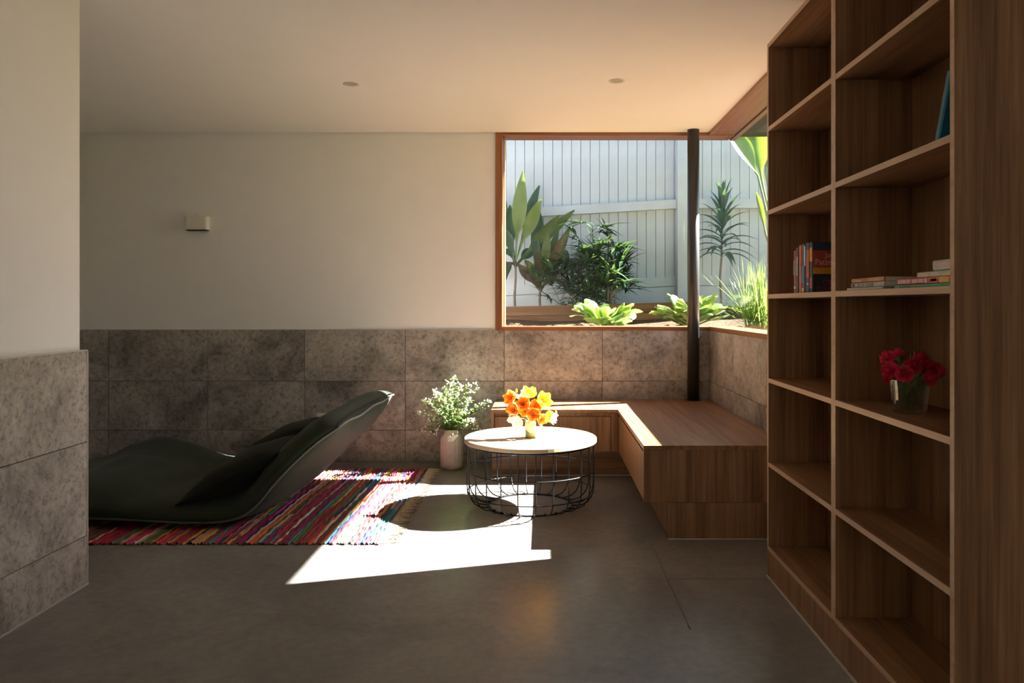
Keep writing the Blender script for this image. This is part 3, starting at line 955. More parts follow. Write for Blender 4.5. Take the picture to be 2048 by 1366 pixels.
C = {k: bmat(k, v) for k, v in dict(
    magenta=(0.42, 0.03, 0.13), grey=(0.20, 0.18, 0.17), black=(0.02, 0.022, 0.02), coral=(0.72, 0.16, 0.08), blue=(0.02, 0.14, 0.33), pale=(0.55, 0.62, 0.66),
    navy=(0.025, 0.035, 0.09), red=(0.42, 0.05, 0.02), rust=(0.45, 0.15, 0.045), amber=(0.6, 0.27, 0.02), tan=(0.55, 0.3, 0.14), silver=(0.42, 0.40, 0.38), ivory=(0.62, 0.55, 0.44),
    pink=(0.62, 0.10, 0.16), pinkpale=(0.75, 0.42, 0.4), orange=(0.68, 0.2, 0.05), yellow=(0.7, 0.4, 0.05), mint=(0.08, 0.42, 0.22), mintdark=(0.03, 0.2, 0.1),
    tealblue=(0.02, 0.16, 0.24), greencream=(0.5, 0.52, 0.42), purple=(0.36, 0.05, 0.2), darkgreen=(0.015, 0.035, 0.025), crimson=(0.4, 0.02, 0.08)).items()}
S4, S5 = SH[3] + 0.0092, SH[4] + 0.0092
G1 = 'upright paperbacks on the bookcase'
X0 = BKX + 0.012
book('grey and magenta paperback, farthest of the upright books', X0 + 0.004, X0 + 0.115, 2.912, 2.945, S4, S4 + 0.163, 'z', C['magenta'], G1, marks=[(0.05, 0.95, 0.42, 0.78, C['grey']), (0.2, 0.8, 0.10, 0.16, C['ivory'])])
book('black upright paperback with white lettering on its spine', X0, X0 + 0.115, 2.872, 2.910, S4, S4 + 0.172, 'z', C['black'], G1, marks=[(0.3, 0.62, 0.38, 0.8, C['silver'])])
book('coral orange spined upright paperback between two dark books', X0, X0 + 0.115, 2.846, 2.870, S4, S4 + 0.178, 'z', C['coral'], G1)
book('blue upright paperback with pale streak along its spine', X0, X0 + 0.115, 2.800, 2.844, S4, S4 + 0.180, 'z', C['navy'], G1, marks=[(0.3, 0.95, 0.2, 0.55, C['blue']), (0.02, 0.28, 0.55, 0.95, C['pale']), (0.4, 0.8, 0.02, 0.1, C['ivory'])])
book('red and navy thick upright paperback', X0, X0 + 0.115, 2.757, 2.798, S4, S4 + 0.181, 'z', C['navy'], G1, marks=[(0.05, 0.8, 0.30, 0.86, C['red']), (0.2, 0.7, 0.16, 0.19, C['silver'])])
bk = book('thriller paperback facing out with red and amber sunset cover', X0, X0 + 0.115, 2.727, 2.755, S4, S4 + 0.180, 'z', C['darkgreen'], G1, marks=[(0.1, 0.9, 0.62, 0.9, C['amber']), (0.1, 0.9, 0.08, 0.3, C['crimson'])])
yc = 2.727
def cover_band(z0, z1, m, nm='cover_print', x0=X0 + 0.003, x1=X0 + 0.1148):
    MB().box(x0, x1, yc - 0.0005, yc + 0.0004, S4 + z0, S4 + z1).build(nm, m, bk)
cover_band(0.150, 0.1795, C['navy'])
cover_band(0.088, 0.150, C['red'])
cover_band(0.066, 0.088, C['amber'])
def lettering(parent, body, size, loc, mat, rot=(R(90), 0, 0)):
    cu = bpy.data.curves.new('lettering', 'FONT')
    cu.body = body
    cu.size = size
    cu.extrude = 0.0002
    cu.materials.append(mat)
    tmp = bpy.data.objects.new('lettering', cu)
    me = bpy.data.meshes.new_from_object(tmp)
    bpy.data.objects.remove(tmp)
    o = link('lettering', me, parent)
    o.location = Vector(loc) - parent.location
    o.rotation_euler = rot
    return o
lettering(bk, 'James', 0.024, (X0 + 0.045, yc - 0.0008, S4 + 0.126), C['ivory'])
lettering(bk, 'Patterson', 0.029, (X0 + 0.009, yc - 0.0008, S4 + 0.099), C['ivory'])
lettering(bk, 'CROSS', 0.027, (X0 + 0.035, yc - 0.0008, S4 + 0.026), C['crimson'])
lettering(bk, 'COUNTRY', 0.021, (X0 + 0.014, yc - 0.0008, S4 + 0.006), C['crimson'])
G2 = 'flat stacked paperbacks on the bookcase'
y_ = 2.15
book('thin white book at the bottom of the three-book stack', X0, X0 + 0.15, 2.165, 2.418, S4, S4 + 0.0075, 'x', C['ivory'], G2)
book('silver grey paperback with dark spine print, middle of three-book stack', X0, X0 + 0.125, 2.152, 2.385, S4 + 0.0077, S4 + 0.0225, 'x', C['silver'], G2,
     marks=[(0.04, 0.12, 0.2, 0.8, C['black']), (0.2, 0.28, 0.2, 0.8, C['grey']), (0.32, 0.4, 0.2, 0.8, C['grey']), (0.44, 0.68, 0.2, 0.8, C['grey'])])
book('orange brown paperback on top of the three-book stack', X0 + 0.003, X0 + 0.125, 2.160, 2.388, S4 + 0.0227, S4 + 0.0365, 'x', C['rust'], G2, marks=[(0.55, 0.99, 0.1, 0.9, C['tan']), (0.12, 0.3, 0.3, 0.45, C['ivory'])])
book('green book lying at the bottom of the four-book stack', X0, X0 + 0.15, 1.808, 2.092, S4, S4 + 0.0085, 'x', C['mint'], G2, marks=[(0.12, 0.32, 0.3, 0.6, C['mintdark'])])
letters = [(0.03 + 0.048 * i, 0.03 + 0.048 * i + 0.036, 0.2, 0.82, C['pinkpale']) for i in range(5)] + [(0.30 + 0.042 * i, 0.30 + 0.042 * i + 0.034, 0.2, 0.82, C['pinkpale']) for i in range(5)]
book('pink and orange paperback with pale block lettering in the four-book stack', X0, X0 + 0.13, 1.792, 2.076, S4 + 0.0087, S4 + 0.0245, 'x', C['pink'], G2,
     marks=letters + [(0.53, 0.57, 0.1, 0.9, C['ivory']), (0.60, 0.76, 0.05, 0.95, C['orange']), (0.63, 0.74, 0.3, 0.7, C['amber']), (0.78, 0.94, 0.05, 0.95, C['yellow']), (0.945, 1.0, 0.05, 0.95, C['purple'])])
book('cream page-edged book third up in the four-book stack', X0, X0 + 0.12, 1.790, 1.965, S4 + 0.0247, S4 + 0.0385, 'x', C['ivory'], G2)
book('grey white paperback with faint red print topping the four-book stack', X0 + 0.002, X0 + 0.11, 1.788, 1.890, S4 + 0.0387, S4 + 0.0645, 'x', C['greencream'], G2, marks=[(0.1, 0.85, 0.45, 0.72, C['pinkpale']), (0.3, 0.95, 0.16, 0.28, C['pale'])])
G3 = 'books leaning on the upper shelf'
book('teal blue book leaning on the upper shelf', X0 - 0.002, X0 + 0.14, 1.854, 1.876, S5 + 0.0042, S5 + 0.166, 'z', C['tealblue'], G3, tilt=(R(21), 0, 0))
book('dark book standing behind the leaning teal one', X0 + 0.02, X0 + 0.13, 1.786, 1.798, S5, S5 + 0.10, 'z', C['black'], G3, marks=[(0.1, 0.9, 0.3, 0.6, C['rust'])])

# ------------------------------------------------------------------ flowers and vases
def petal_mesh(w, l, cup, n=6, wav=0.06):
    m = MB()
    rows = []
    for i in range(n + 1):
        t = i / n
        ww = w * (0.25 + 0.75 * math.sin(math.pi * min(1, 0.12 + t * 0.62))) * (1 if t < 0.95 else 0.86)
        r = l * math.sin(t * cup) / cup * (1 if cup > 0.1 else 1)
        z = l * (1 - math.cos(t * cup)) / cup
        rows.append([(r + 0.0, ww * 0.5 * q, z + wav * w * math.sin(q * 4 + t * 5) * t + 0.18 * w * q * q * t) for q in (-1, -0.5, 0, 0.5, 1)])
    m.quadgrid(rows)
    return m
pm_cache = {}
def poppy(label, c, size, mat, facing, group):
    """a cupped open flower on a thin stem"""
    b = Vector((0.0, 0.0, 0.0)) + VB
    t = thing('poppy', label, 'flower', c, group=group)
    d = Vector(facing).normalized()
    q = d.to_track_quat('Z', 'Y')
    for ring_, (k, cup, sc) in enumerate(((5, 1.15, 1.0), (4, 1.7, 0.72))):
        key = (mat.name, ring_)
        for i in range(k):
            a = 2 * math.pi * (i + ring_ * 0.5) / k + random.uniform(-0.15, 0.15)
            if key not in pm_cache:
                o = petal_mesh(0.050, 0.042, cup).build('petal', mat, t, smooth=True, local=True)
                pm_cache[key] = o.data
            else:
                o = link('petal', pm_cache[key], t)
            o.rotation_euler = (q @ Vector((0, 0, 1)).rotation_difference(Vector((0, 0, 1))) @ Matrix.Rotation(a, 3, 'Z').to_quaternion()).to_euler()
            f_ = size / 0.058 * sc * random.uniform(0.92, 1.08)
            o.scale = (f_, f_, f_)
    MB().lathe([(0.001, -0.001), (0.006, 0.002), (0.007, 0.007), (0.003, 0.011)], 0, 0, 8, cap1=True).build('centre', M['olive'], t, smooth=True, local=True)
    base = VB - Vector(c)
    MB().tube([base, base * 0.5 + Vector((0, 0, 0.012)), -d * 0.004], 0.0016, 5).build('stem', M['stem'], t, smooth=True, local=True)
    return t
VT = Vector((-0.069, 4.365, TH + 0.0005))
VB = VT + Vector((0, 0, 0.082))
vt = thing('ceramic_vase', 'small cream vase with teal and olive glaze on the coffee table', 'vase', VT)
def prof(r, z):
    return (r, TH + 0.0005 + z)
MB().lathe([prof(0.0275, 0.0), prof(0.030, 0.004), prof(0.031, 0.030)], VT.x, VT.y, 28).build('glazed_base', M['olive'], vt, smooth=True)
MB().lathe([prof(0.031, 0.030), prof(0.0315, 0.050), prof(0.031, 0.078), prof(0.029, 0.094), prof(0.0275, 0.094), prof(0.0285, 0.076), prof(0.028, 0.04), prof(0.001, 0.034)], VT.x, VT.y, 28, cap0=False).build('body', M['cream'], vt, smooth=True)
mm = MB()
rows = []
for i in range(9):
    a = math.pi * (0.86 + 0.62 * i / 8)
    top = 0.064 - 0.034 * abs(i / 8 - 0.12) / 0.88
    rows.append([(VT.x + 0.0318 * math.cos(a), VT.y + 0.0318 * math.sin(a), TH + 0.026 + (top - 0.026) * k / 4) for k in range(5)])
mm.quadgrid(rows)
mm.build('teal_patch', M['teal'], vt, smooth=True)
FG = 'poppies in the table vase'
FLO = [((1025, 797), 0.070, 'orange', (-0.6, -0.8, 0.45), 'large orange poppy at the upper left of the table bunch', 4.36),
       ((1057, 791), 0.075, 'yellow', (0.1, -0.6, 0.9), 'golden yellow poppy at the very top of the table bunch', 4.37),
       ((1084, 803), 0.078, 'yellow', (0.5, -0.8, 0.5), 'broad yellow poppy on the window side of the table bunch', 4.36),
       ((1030, 819), 0.066, 'orange', (-0.5, -0.8, 0.0), 'deep orange poppy drooping just above the white bloom', 4.33),
       ((1047, 809), 0.060, 'orange', (-0.1, -0.9, 0.4), 'orange poppy in the heart of the table bunch', 4.34),
       ((1067, 829), 0.060, 'orange', (0.1, -1.0, 0.1), 'red orange poppy low over the vase rim', 4.32),
       ((1080, 836), 0.056, 'orange', (0.5, -0.8, -0.2), 'orange poppy hanging lowest beside the vase', 4.33),
       ((1093, 831), 0.056, 'yellow', (0.8, -0.5, 0.0), 'small yellow poppy nodding low at the window side', 4.37),
       ((1103, 834), 0.052, 'white', (0.9, -0.4, -0.3), 'white poppy at the window-side tip of the table bunch', 4.37),
       ((1036, 837), 0.075, 'white', (-0.5, -0.7, -0.4), 'large white bloom hanging below the orange poppies', 4.33),
       ((1070, 814), 0.058, 'orange', (0.2, -0.9, 0.5), 'orange poppy tucked under the broad yellow one', 4.35),
       ((1050, 824), 0.048, 'yellow', (-0.3, -0.9, 0.2), 'small yellow poppy in the middle above the vase rim', 4.33),
       ((1042, 797), 0.042, 'white', (-0.2, -0.3, 0.9), 'small white bloom between the orange and yellow poppies', 4.38)]
for (pp, sz, cn, fc, lb, dY) in FLO:
    poppy(lb, at(pp[0], pp[1], dY), sz, M[cn], fc, FG)
for (pp, lb) in (((1112, 825), 'pale pointed bud sticking out at the bunch side'), ((1033, 782), 'thin pale bud rising above the orange poppy')):
    c = at(pp[0], pp[1], 4.37)
    t = thing('poppy_bud', lb, 'flower bud', c, group='buds in the table vase')
    MB().lathe([(0.001, -0.012), (0.006, -0.004), (0.0055, 0.006), (0.001, 0.014)], 0, 0, 8).build('bud', M['yellow'], t, smooth=True, local=True)
    base = VB - c
    MB().tube([base, base * 0.45 + Vector((0, 0, 0.02)), (0, 0, -0.01)], 0.0013, 5).build('stem', M['stem'], t, smooth=True, local=True)

# green leaves of the bunch, then the tall ribbed vase with flowering sprigs
lg = thing('poppy_greens', 'green leaves filling the poppy bunch on the table', 'leaves', VB - Vector((0, 0, 0.03)))
for (px, py, Y) in ((1058, 812, 4.31), (1052, 832, 4.30), (1066, 845, 4.31), (1072, 822, 4.33), (1046, 843, 4.31), (1090, 815, 4.38), (1100, 824, 4.38), (1030, 808, 4.36)):
    MB().blade(VB, at(px, py, Y), 0.016, sag=0.012, n=6).build('leaf', M['euc'], lg, smooth=True)
#
SV = Vector((-0.640, 5.37, 0.0))
sv = thing('ribbed_vase', 'tall ribbed pinkish grey stoneware vase standing by the bench', 'vase', SV)
rib = lambda t: 0.05 * abs(math.sin(t * math.pi * 18)) ** 0.5
MB().lathe([(0.062, 0.0), (0.072, 0.006), (0.075, 0.03), (0.076, 0.19), (0.073, 0.215), (0.062, 0.235), (0.053, 0.246), (0.050, 0.275), (0.046, 0.275), (0.047, 0.245), (0.001, 0.235)],
           SV.x, SV.y, 96, rib=rib).build('body', M['stoneware'], sv, smooth=True)
tg = thing('gift_tag', 'two white paper strips on the neck of the ribbed vase', 'tag', SV + Vector((-0.02, -0.078, 0.235)))
for dx in (0.0, 0.02):
    a, b = SV + Vector((-0.012 + dx, -0.080, 0.205)), SV + Vector((0.030 + dx, -0.064, 0.247))
    e = Vector((0.006, -0.001, -0.006))
    m = MB()
    m.quadgrid([[a - e, a + e], [b - e, b + e], [b + e + Vector((0, 0.0015, 0)), b - e + Vector((0, 0.0015, 0))]])
    m.build('paper_strip', M['blossom'], tg)
rs = random.Random(11)
def sprig(tip, k):
    base = SV + Vector((rs.uniform(-0.02, 0.02), rs.uniform(-0.02, 0.02), 0.255))
    t = thing('flowering_sprig', 'leafy green sprig with small white blossoms in the ribbed vase', 'sprig', base, group='sprigs in the ribbed vase')
    mid = base + (tip - base) * 0.5 + Vector((0, 0, 0.05 + 0.03 * rs.random()))
    pts = [base * (1 - u) ** 2 + mid * 2 * u * (1 - u) + tip * u * u for u in [i / 8 for i in range(9)]]
    MB().tube(pts, [0.0022 - 0.0015 * i / 8 for i in range(9)], 5).build('stem', M['stem'], t, smooth=True)
    lv, bl = MB(), MB()
    for i in range(2, 9):
        for q in range(5):
            a = rs.uniform(0, 6.28)
            d = Vector((math.cos(a), math.sin(a), rs.uniform(-0.3, 0.9))).normalized()
            p = pts[i] + (pts[i - 1] - pts[i]) * rs.random()
            L = rs.uniform(0.028, 0.048)
            lv.blade(p, p + d * L, rs.uniform(0.011, 0.017), sag=0.004, n=3, fold=0.2)
        if i >= 4:
            for q in range(2 if i < 7 else 5):
                p = pts[i] + Vector((rs.gauss(0, 0.014), rs.gauss(0, 0.014), rs.gauss(0.008, 0.012)))
                s_ = rs.uniform(0.004, 0.0075)
                bm = bmesh.new()
                bmesh.ops.create_icosphere(bm, subdivisions=1, radius=s_)
                bl.add_bm(bm, None, Matrix.Translation(p))
    o = lv.build('leaves', M['euc'], t, smooth=True)
    o['kind'] = 'stuff'
    o = bl.build('blossoms', M['blossom'], t, smooth=True)
    o['kind'] = 'stuff'
TIPS = [(908, 757), (899, 765), (938, 768), (952, 777), (922, 775), (868, 782), (880, 790), (850, 803), (846, 806), (862, 800), (890, 778), (915, 790), (975, 806), (980, 806), (962, 822), (940, 800),
        (842, 828), (855, 845), (870, 820), (930, 825), (950, 845), (845, 860), (865, 868), (900, 800), (885, 810), (925, 845), (958, 860)]
for k, (px, py) in enumerate(TIPS):
    sprig(at(px, py, 5.37 + rs.uniform(-0.13, 0.11)), k)

# glass vase with red carnations on the bookcase shelf
S3 = SH[2] + 0.0092
GV = Vector((1.055, 2.19, S3))
gv = thing('glass_vase', 'faceted clear glass vase of red carnations on bookcase shelf', 'vase', GV)
def facet(t):
    return 0.10 * abs(math.cos(t * math.pi * 4)) ** 3
MB().lathe([(0.040, S3), (0.043, S3 + 0.004), (0.047, S3 + 0.05), (0.052, S3 + 0.098), (0.0485, S3 + 0.098), (0.0435, S3 + 0.05), (0.040, S3 + 0.012), (0.001, S3 + 0.010)], GV.x, GV.y, 32, rib=facet).build('body', M['vglass'], gv)
CG = 'red carnations in the glass vase'
rc = random.Random(5)
carn_me = None
def carnation(px, py, Y, size, facing, label):
    global carn_me
    c = at(px, py, Y)
    t = thing('carnation', label, 'flower', c, group=CG)
    if carn_me is None:
        m = MB()
        for L in range(7):
            rr, zz, cup = 0.025 - 0.0030 * L, 0.0024 * L, 0.25 + 0.22 * L
            n = 26
            rows = []
            for i in range(4):
                f_ = i / 3
                rows.append([(rr * f_ * math.cos(cup * f_) * math.cos(6.2832 * k / n + L), rr * f_ * math.cos(cup * f_) * math.sin(6.2832 * k / n + L),
                              zz + rr * math.sin(cup * f_) * 0.8 * f_ + 0.0058 * f_ * math.sin(k * 2.4 + L * 2) + 0.003 * f_ * math.sin(k * 5.3 + L)) for k in range(n)])
            m.quadgrid(rows, closed_v=True)
        o = m.build('petals', M['redp'], t, smooth=True, local=True)
        carn_me = o.data
    else:
        o = link('petals', carn_me, t)
    d = Vector(facing).normalized()
    o.rotation_euler = (d.to_track_quat('Z', 'Y') @ Matrix.Rotation(rc.uniform(0, 6), 3, 'Z').to_quaternion()).to_euler()
    o.scale = (size, size, size * 1.25)
    MB().lathe([(0.003, -0.016), (0.006, -0.012), (0.008, -0.002), (0.010, 0.003)], 0, 0, 8).build('calyx', M['stem'], t, smooth=True, local=True).rotation_euler = d.to_track_quat('Z', 'Y').to_euler()
    ft = GV + Vector((rc.uniform(-0.02, 0.02), rc.uniform(-0.02, 0.02), 0.016)) - c
    MB().tube([ft, GV + Vector((0, 0, 0.09)) - c + Vector((rc.uniform(-0.02, 0.02), rc.uniform(-0.02, 0.02), 0)), -d * 0.012], 0.0022, 5).build('stem', M['stem'], t, smooth=True, local=True)
for (px, py, Y, sz, fc, lb) in (
        (1778, 719, 2.20, 1.0, (-0.5, -0.3, 0.8), 'red carnation highest on the far side of the glass vase'),
        (1797, 712, 2.23, 0.8, (-0.2, 0.1, 0.9), 'red carnation peeking at the back top of bunch'),
        (1782, 742, 2.16, 1.05, (-0.9, -0.4, 0.3), 'wide red carnation drooping at the far rim'),
        (1808, 748, 2.14, 1.05, (-0.3, -0.9, 0.3), 'red carnation at the front centre of bunch'),
        (1824, 734, 2.17, 1.0, (0.0, -0.7, 0.7), 'red carnation just above the front centre one'),
        (1840, 722, 2.20, 0.95, (0.2, -0.1, 0.9), 'red carnation flat topped behind the middle'),
        (1852, 738, 2.17, 1.1, (0.4, -0.7, 0.5), 'red carnation large on the viewer-side of bunch'),
        (1855, 756, 2.14, 0.95, (0.4, -0.8, 0.1), 'red carnation low on the viewer side rim'),
        (1872, 742, 2.18, 0.9, (0.9, -0.2, 0.3), 'red carnation at the outer viewer-side edge'),
        (1774, 759, 2.15, 0.5, (-0.8, -0.5, -0.2), 'tiny red carnation bud hanging under the far rim')):
    carnation(px, py, Y, sz, fc, lb)
lm = thing('carnation_greens', 'narrow green leaves among the red carnations', 'leaves', GV + Vector((0, 0, 0.02)))
for (px, py, Y) in ((1757, 708, 2.18), (1765, 716, 2.2), (1822, 703, 2.2), (1828, 700, 2.22), (1862, 716, 2.2), (1885, 757, 2.17), (1808, 722, 2.1), (1815, 765, 2.11), (1835, 768, 2.11), (1795, 770, 2.12), (1845, 772, 2.12), (1762, 730, 2.16)):
    MB().blade(GV + Vector((rc.uniform(-0.02, 0.02), rc.uniform(-0.02, 0.02), 0.05)), at(px, py, Y), 0.012, sag=0.02, n=6).build('leaf', M['euc'], lm, smooth=True)

# ------------------------------------------------------------------ garden plants
def plant(name, label, x, y, group=None, dz=0.0):
    return thing(name, label, 'plant', (x, y, ground_z(x, y) - 0.02 + dz), group=group)
def pxleaf(par, b, t, w, Y, dY, mat, prof='petiole', bend=0.06, fold=0.3, side=None, n=10, wav=0.02, bow=0.0):
    p0, p1 = at(b[0], b[1], Y), at(t[0], t[1], Y + dY)
    mid = (p0 + p1) / 2 + Vector((bow, 0, bend))
    return MB().blade(p0, p1, w, fold=fold, n=n, prof=prof, side=side, wav=wav, ctrl=mid).build('leaf', M[mat], par, smooth=True)

CY1 = 7.06
p = at(1030, 620, CY1)
c1 = plant('cordyline', 'tall broad-leaved cordyline closest to the window jamb', p.x, CY1)
MB().tube([c1.location, at(1029, 590, CY1), at(1031, 560, CY1), at(1031, 520, CY1)], [0.013, 0.011, 0.011, 0.009], 8).build('trunk', M['bark'], c1, smooth=True)
S1 = (1, 0.25, 0)
for (b, t, w, dY, mt, bend, bow) in (
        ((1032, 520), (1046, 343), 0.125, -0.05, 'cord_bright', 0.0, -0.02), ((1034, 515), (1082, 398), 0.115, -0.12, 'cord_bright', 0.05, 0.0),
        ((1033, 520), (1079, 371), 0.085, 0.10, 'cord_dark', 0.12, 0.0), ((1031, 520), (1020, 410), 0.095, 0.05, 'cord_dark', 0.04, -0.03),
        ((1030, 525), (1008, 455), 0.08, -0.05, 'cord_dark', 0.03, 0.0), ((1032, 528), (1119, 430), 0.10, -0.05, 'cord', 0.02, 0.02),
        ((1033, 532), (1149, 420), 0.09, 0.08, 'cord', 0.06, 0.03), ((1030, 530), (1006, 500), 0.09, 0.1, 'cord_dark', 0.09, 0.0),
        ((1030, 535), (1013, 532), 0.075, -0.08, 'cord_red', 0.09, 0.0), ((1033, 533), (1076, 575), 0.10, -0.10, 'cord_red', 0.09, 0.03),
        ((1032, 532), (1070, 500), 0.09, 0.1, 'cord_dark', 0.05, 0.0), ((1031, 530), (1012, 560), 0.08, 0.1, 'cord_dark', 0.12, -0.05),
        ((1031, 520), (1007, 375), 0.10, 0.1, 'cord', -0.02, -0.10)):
    pxleaf(c1, b, t, w * 1.12, CY1, dY, mt, bend=bend, bow=bow, side=S1)
CY2 = 7.0
C2X = []
p = at(1081, 620, CY2)
c2 = plant('cordyline', 'shorter bronze green cordyline beside the lady palm', p.x, CY2)
for _k in range(9):
    C2X.append(((1081, 578), (1081 + random.choice((-1, 1)) * random.uniform(12, 55), random.uniform(440, 555)), random.uniform(0.06, 0.085), random.uniform(-0.2, 0.15), random.choice(('cord', 'cord_dark', 'cord_red')), random.uniform(0.02, 0.09), 0.0))
MB().tube([c2.location, at(1079, 600, CY2), at(1081, 575, CY2)], [0.013, 0.011, 0.009], 8).build('trunk', M['bark'], c2, smooth=True)
for (b, t, w, dY, mt, bend, bow) in (
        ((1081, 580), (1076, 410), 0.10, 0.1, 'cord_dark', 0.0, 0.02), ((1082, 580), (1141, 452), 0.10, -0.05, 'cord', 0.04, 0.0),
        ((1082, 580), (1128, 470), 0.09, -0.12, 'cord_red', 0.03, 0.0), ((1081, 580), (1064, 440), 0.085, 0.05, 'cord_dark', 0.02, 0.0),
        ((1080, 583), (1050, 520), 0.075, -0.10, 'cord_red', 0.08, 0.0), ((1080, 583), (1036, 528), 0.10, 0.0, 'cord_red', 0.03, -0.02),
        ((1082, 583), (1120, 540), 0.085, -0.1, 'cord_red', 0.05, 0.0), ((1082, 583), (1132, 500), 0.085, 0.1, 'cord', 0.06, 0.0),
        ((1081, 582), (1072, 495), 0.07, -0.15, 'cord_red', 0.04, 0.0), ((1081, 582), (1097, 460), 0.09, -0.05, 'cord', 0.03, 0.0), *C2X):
    pxleaf(c2, b, t, w, CY2, dY, mt, bend=bend, bow=bow, side=S1)

# lady palm clump
rp = random.Random(21)
LPX, LPY = 0.50, 6.98
lp_ = plant('lady_palm', 'bushy dark green lady palm clump against the white fence', LPX, LPY)
gz = ground_z(LPX, LPY)
for k in range(17):
    bx, by = LPX + rp.uniform(-0.17, 0.16), LPY + rp.uniform(-0.16, 0.08)
    h = rp.uniform(0.26, 0.84) * (1 - 0.9 * abs(bx - LPX))
    lean = Vector((rp.uniform(-0.10, 0.10) + (bx - LPX) * 0.6, rp.uniform(-0.06, 0.05), 0))
    top = Vector((bx, by, gz + h)) + lean
    MB().tube([(bx, by, gz - 0.03), (bx + lean.x * 0.4, by + lean.y * 0.4, gz + h * 0.5), top], [0.010, 0.009, 0.006], 6).build('cane', M['bark'], lp_, smooth=True)
    for q in range(7):
        a = rp.uniform(0, 6.28)
        hh = top - Vector((0, 0, rp.uniform(0, h * 0.8)))
        el = rp.uniform(0.0, 1.15)
        d = Vector((math.cos(a) * math.cos(el), math.sin(a) * math.cos(el) * 0.75, math.sin(el)))
        pet = rp.uniform(0.10, 0.20)
        hub = hh + d * pet
        hub.y = min(hub.y, 7.17)
        fr_ = MB()
        fr_.tube([hh, (hh + hub) / 2 + Vector((0, 0, 0.015)), hub], [0.003, 0.0025, 0.002], 4)
        sd = d.cross(Vector((0, 0, 1))).normalized()
        up = sd.cross(d).normalized()
        nl = rp.randint(6, 9)
        for w in range(nl):
            th = R(-85) + R(170) * w / (nl - 1)
            dd = (d * math.cos(th) + sd * math.sin(th)).normalized()
            L = rp.uniform(0.20, 0.31) * (1 - 0.25 * abs(th) / R(85))
            tp = hub + dd * L - Vector((0, 0, rp.uniform(0.01, 0.10)))
            tp.y = min(tp.y, 7.215)
            fr_.blade(hub, tp, rp.uniform(0.022, 0.036), sag=0.03, fold=0.35, n=5)
        fr_.build('frond', M['palm'], lp_, smooth=True)

# dracaena right of the post
DY = 7.03
p = at(1443, 590, DY)
dr = plant('dracaena', 'slender single-stem dracaena to the side of the black post', p.x, DY)
MB().tube([dr.location, at(1440, 555, DY), at(1443, 515, DY), at(1445, 418, DY)], [0.011, 0.010, 0.010, 0.006], 8).build('trunk', M['bark'], dr, smooth=True)
rd = random.Random(4)
for k in range(46):
    t = k / 45
    b = at(1443 + 2 * t, 515 - 105 * t, DY)
    a = k * 2.39996
    el = R(5 + 75 * t ** 1.3)
    L = rd.uniform(0.28, 0.38) * (1 - 0.1 * t)
    d = Vector((math.cos(a) * math.cos(el), math.sin(a) * math.cos(el) * 0.8, math.sin(el)))
    tip = b + d * L - Vector((0, 0, 0.12 * (1 - t) * rd.uniform(0.5, 1.5) + 0.02))
    MB().blade(b, tip, rd.uniform(0.046, 0.062), sag=0.12 * (1 - 0.7 * t), fold=0.35, n=8).build('leaf', M['drac'], dr, smooth=True)

# bird of paradise
p = at(1572, 640, 6.35)
st = plant('bird_of_paradise', 'big-leaved backlit bird of paradise at the window edge', p.x, 6.35)
sb = st.location.copy()
def paddle(tip, base, w, mat, foot, side=(1, 0.3, 0)):
    m = MB().blade(base, tip, w, sag=0.03, fold=0.45, n=12, prof='oval', side=side, wav=0.012)
    o = m.build('leaf', M[mat], st, smooth=True)
    q = MB().tube([foot, foot * 0.5 + base * 0.5 + Vector((0.03, 0, 0)), base, base * 0.6 + tip * 0.4], [0.016, 0.012, 0.009, 0.004], 7)
    q.build('stalk', M['stem'], st, smooth=True)
paddle(at(1452, 262, 6.2), at(1516, 352, 6.25), 0.20, 'strel', sb, (0.6, 0.5, 0.6))
paddle(at(1496, 225, 6.4), at(1524, 362, 6.35), 0.22, 'strel', sb, (1, 0.2, 0))
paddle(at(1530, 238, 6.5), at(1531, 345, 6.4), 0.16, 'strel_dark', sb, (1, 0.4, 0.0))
paddle(at(1512, 385, 6.3), at(1532, 470, 6.3), 0.05, 'strel', sb, (1, 0.2, 0))
paddle(at(1600, 240, 6.6), at(1575, 380, 6.45), 0.24, 'strel', sb, (1, 0.4, 0.1))

# grass clump
p = at(1521, 655, 6.15)
gr = plant('tufted_grass', 'bright sunlit tuft of strappy grass in the window corner', p.x, 6.15)
rgx = random.Random(8)
m = MB()
for k in range(260):
    b = gr.location + Vector((rgx.gauss(0, 0.055), rgx.gauss(0, 0.05), 0.0))
    a = rgx.uniform(0, 6.28)
    sp = abs(rgx.gauss(0, 0.17))
    h = rgx.uniform(0.26, 0.62)
    tip = b + Vector((math.cos(a) * sp * 1.2, math.sin(a) * sp, h - sp * 0.35))
    m.blade(b, tip, rgx.uniform(0.007, 0.012), sag=0.05, fold=0.4, n=5, prof='grass')
o = m.build('blades', M['grass'], gr, smooth=True)
o['kind'] = 'stuff'

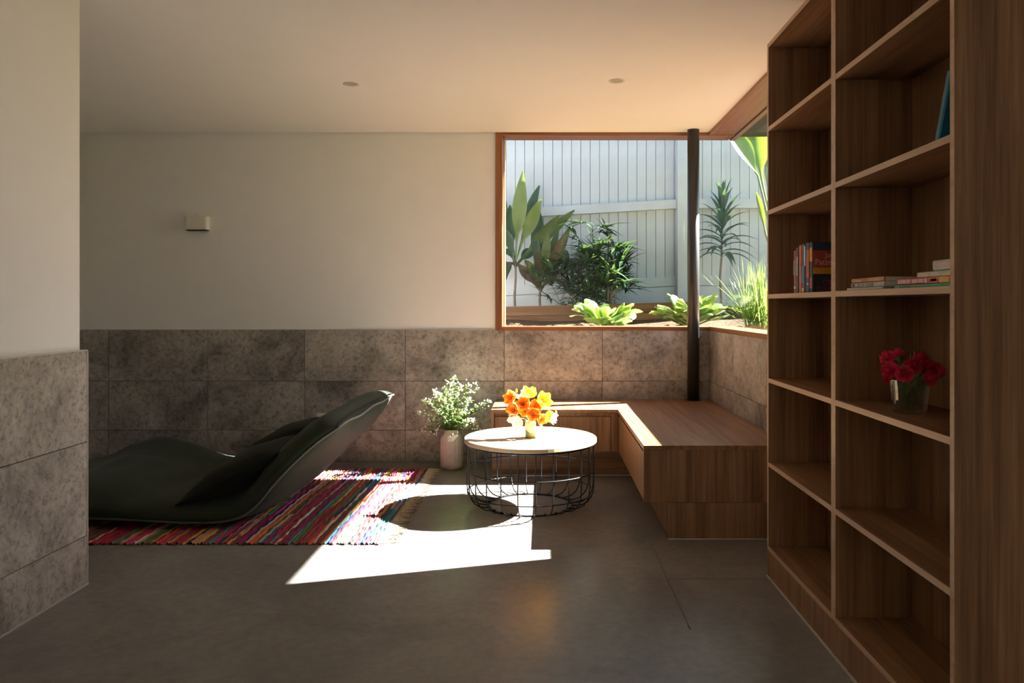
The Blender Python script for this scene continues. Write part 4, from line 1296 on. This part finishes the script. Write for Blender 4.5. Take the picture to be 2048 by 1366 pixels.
# variegated leafy clumps just outside the glass
rv = random.Random(13)
def vari(label, px, Y, wpx, hpx, n):
    c = at(px, 652, Y)
    t = plant('variegated_shrub', label, c.x, Y, group='variegated clumps outside the far window')
    b0 = Vector((c.x, Y, max(c.z - 0.03, t.location.z)))
    for k in range(n):
        a = 2 * math.pi * k / n + rv.uniform(-0.2, 0.2)
        f_ = rv.uniform(0.55, 1.0)
        rx = wpx / FPX * Y * 0.5 * f_
        el = rv.uniform(0.25, 1.0)
        tip = b0 + Vector((math.cos(a) * rx, math.sin(a) * rx * 0.7, hpx / FPX * Y * (0.35 + 0.65 * (1 - f_) / 0.45) * rv.uniform(0.8, 1.0)))
        sd = Vector((-math.sin(a), math.cos(a), rv.uniform(-0.6, 0.7)))
        MB().blade(b0 + Vector((rv.uniform(-.02, .02), rv.uniform(-.02, .02), 0)), tip, rv.uniform(0.10, 0.145), sag=rv.uniform(0.06, 0.13), fold=rv.uniform(-0.1, 0.6), n=10, prof='oval', side=sd, wav=0.05).build('leaf', M['vari'], t, smooth=True)
vari('variegated lime green clump in front of the lady palm', 1208, 6.25, 180, 66, 27)
vari('variegated lime green clump partly behind the black post', 1382, 6.22, 180, 86, 34)

# small black fittings at the fence foot and pale pebbles
q = at(1257, 612, 7.0)
t = thing('garden_spike', 'thin black garden spike at the foot of the fence', 'spike', (q.x, 7.0, ground_z(q.x, 7.0) - 0.01))
zz = ground_z(q.x, 7.0)
MB().lathe([(0.008, zz - 0.01), (0.008, zz + 0.05)], q.x, 7.0, 8, cap1=True).build('stake', M['black'], t)
MB().lathe([(0.016, zz + 0.05), (0.018, zz + 0.075), (0.012, zz + 0.085)], q.x, 7.0, 10, cap1=True).build('head', M['black'], t)
q = at(1278, 612, 7.02)
t = thing('garden_light', 'squat black garden light box at the fence foot', 'garden light', (q.x, 7.02, ground_z(q.x, 7.02) - 0.01))
zz = ground_z(q.x, 7.02)
MB().box(q.x - 0.024, q.x + 0.024, 7.0, 7.05, zz - 0.01, zz + 0.075, 0.003).build('housing', M['black'], t)
MB().box(q.x - 0.028, q.x + 0.028, 6.996, 7.054, zz + 0.075, zz + 0.082, 0.002).build('lid', M['black'], t)
for k, (px, py) in enumerate(((1462, 645), (1500, 646), (1509, 643), (1490, 648), (1478, 640))):
    q = at(px, py, 6.12 + 0.03 * k)
    bm = bmesh.new()
    bmesh.ops.create_icosphere(bm, subdivisions=2, radius=0.016)
    for v in bm.verts:
        v.co = Vector((v.co.x * 1.2, v.co.y, v.co.z * 0.7)) * (1 + 0.12 * math.sin(v.co.x * 300 + v.co.y * 190))
    m = MB()
    m.add_bm(bm, None, Matrix.Translation((q.x, q.y, ground_z(q.x, q.y) + 0.006)))
    tag(m.build('pebble', M['blossom'], smooth=True), 'white pebble on the mulch by the grass tuft', 'pebble', 'white pebbles by the grass')
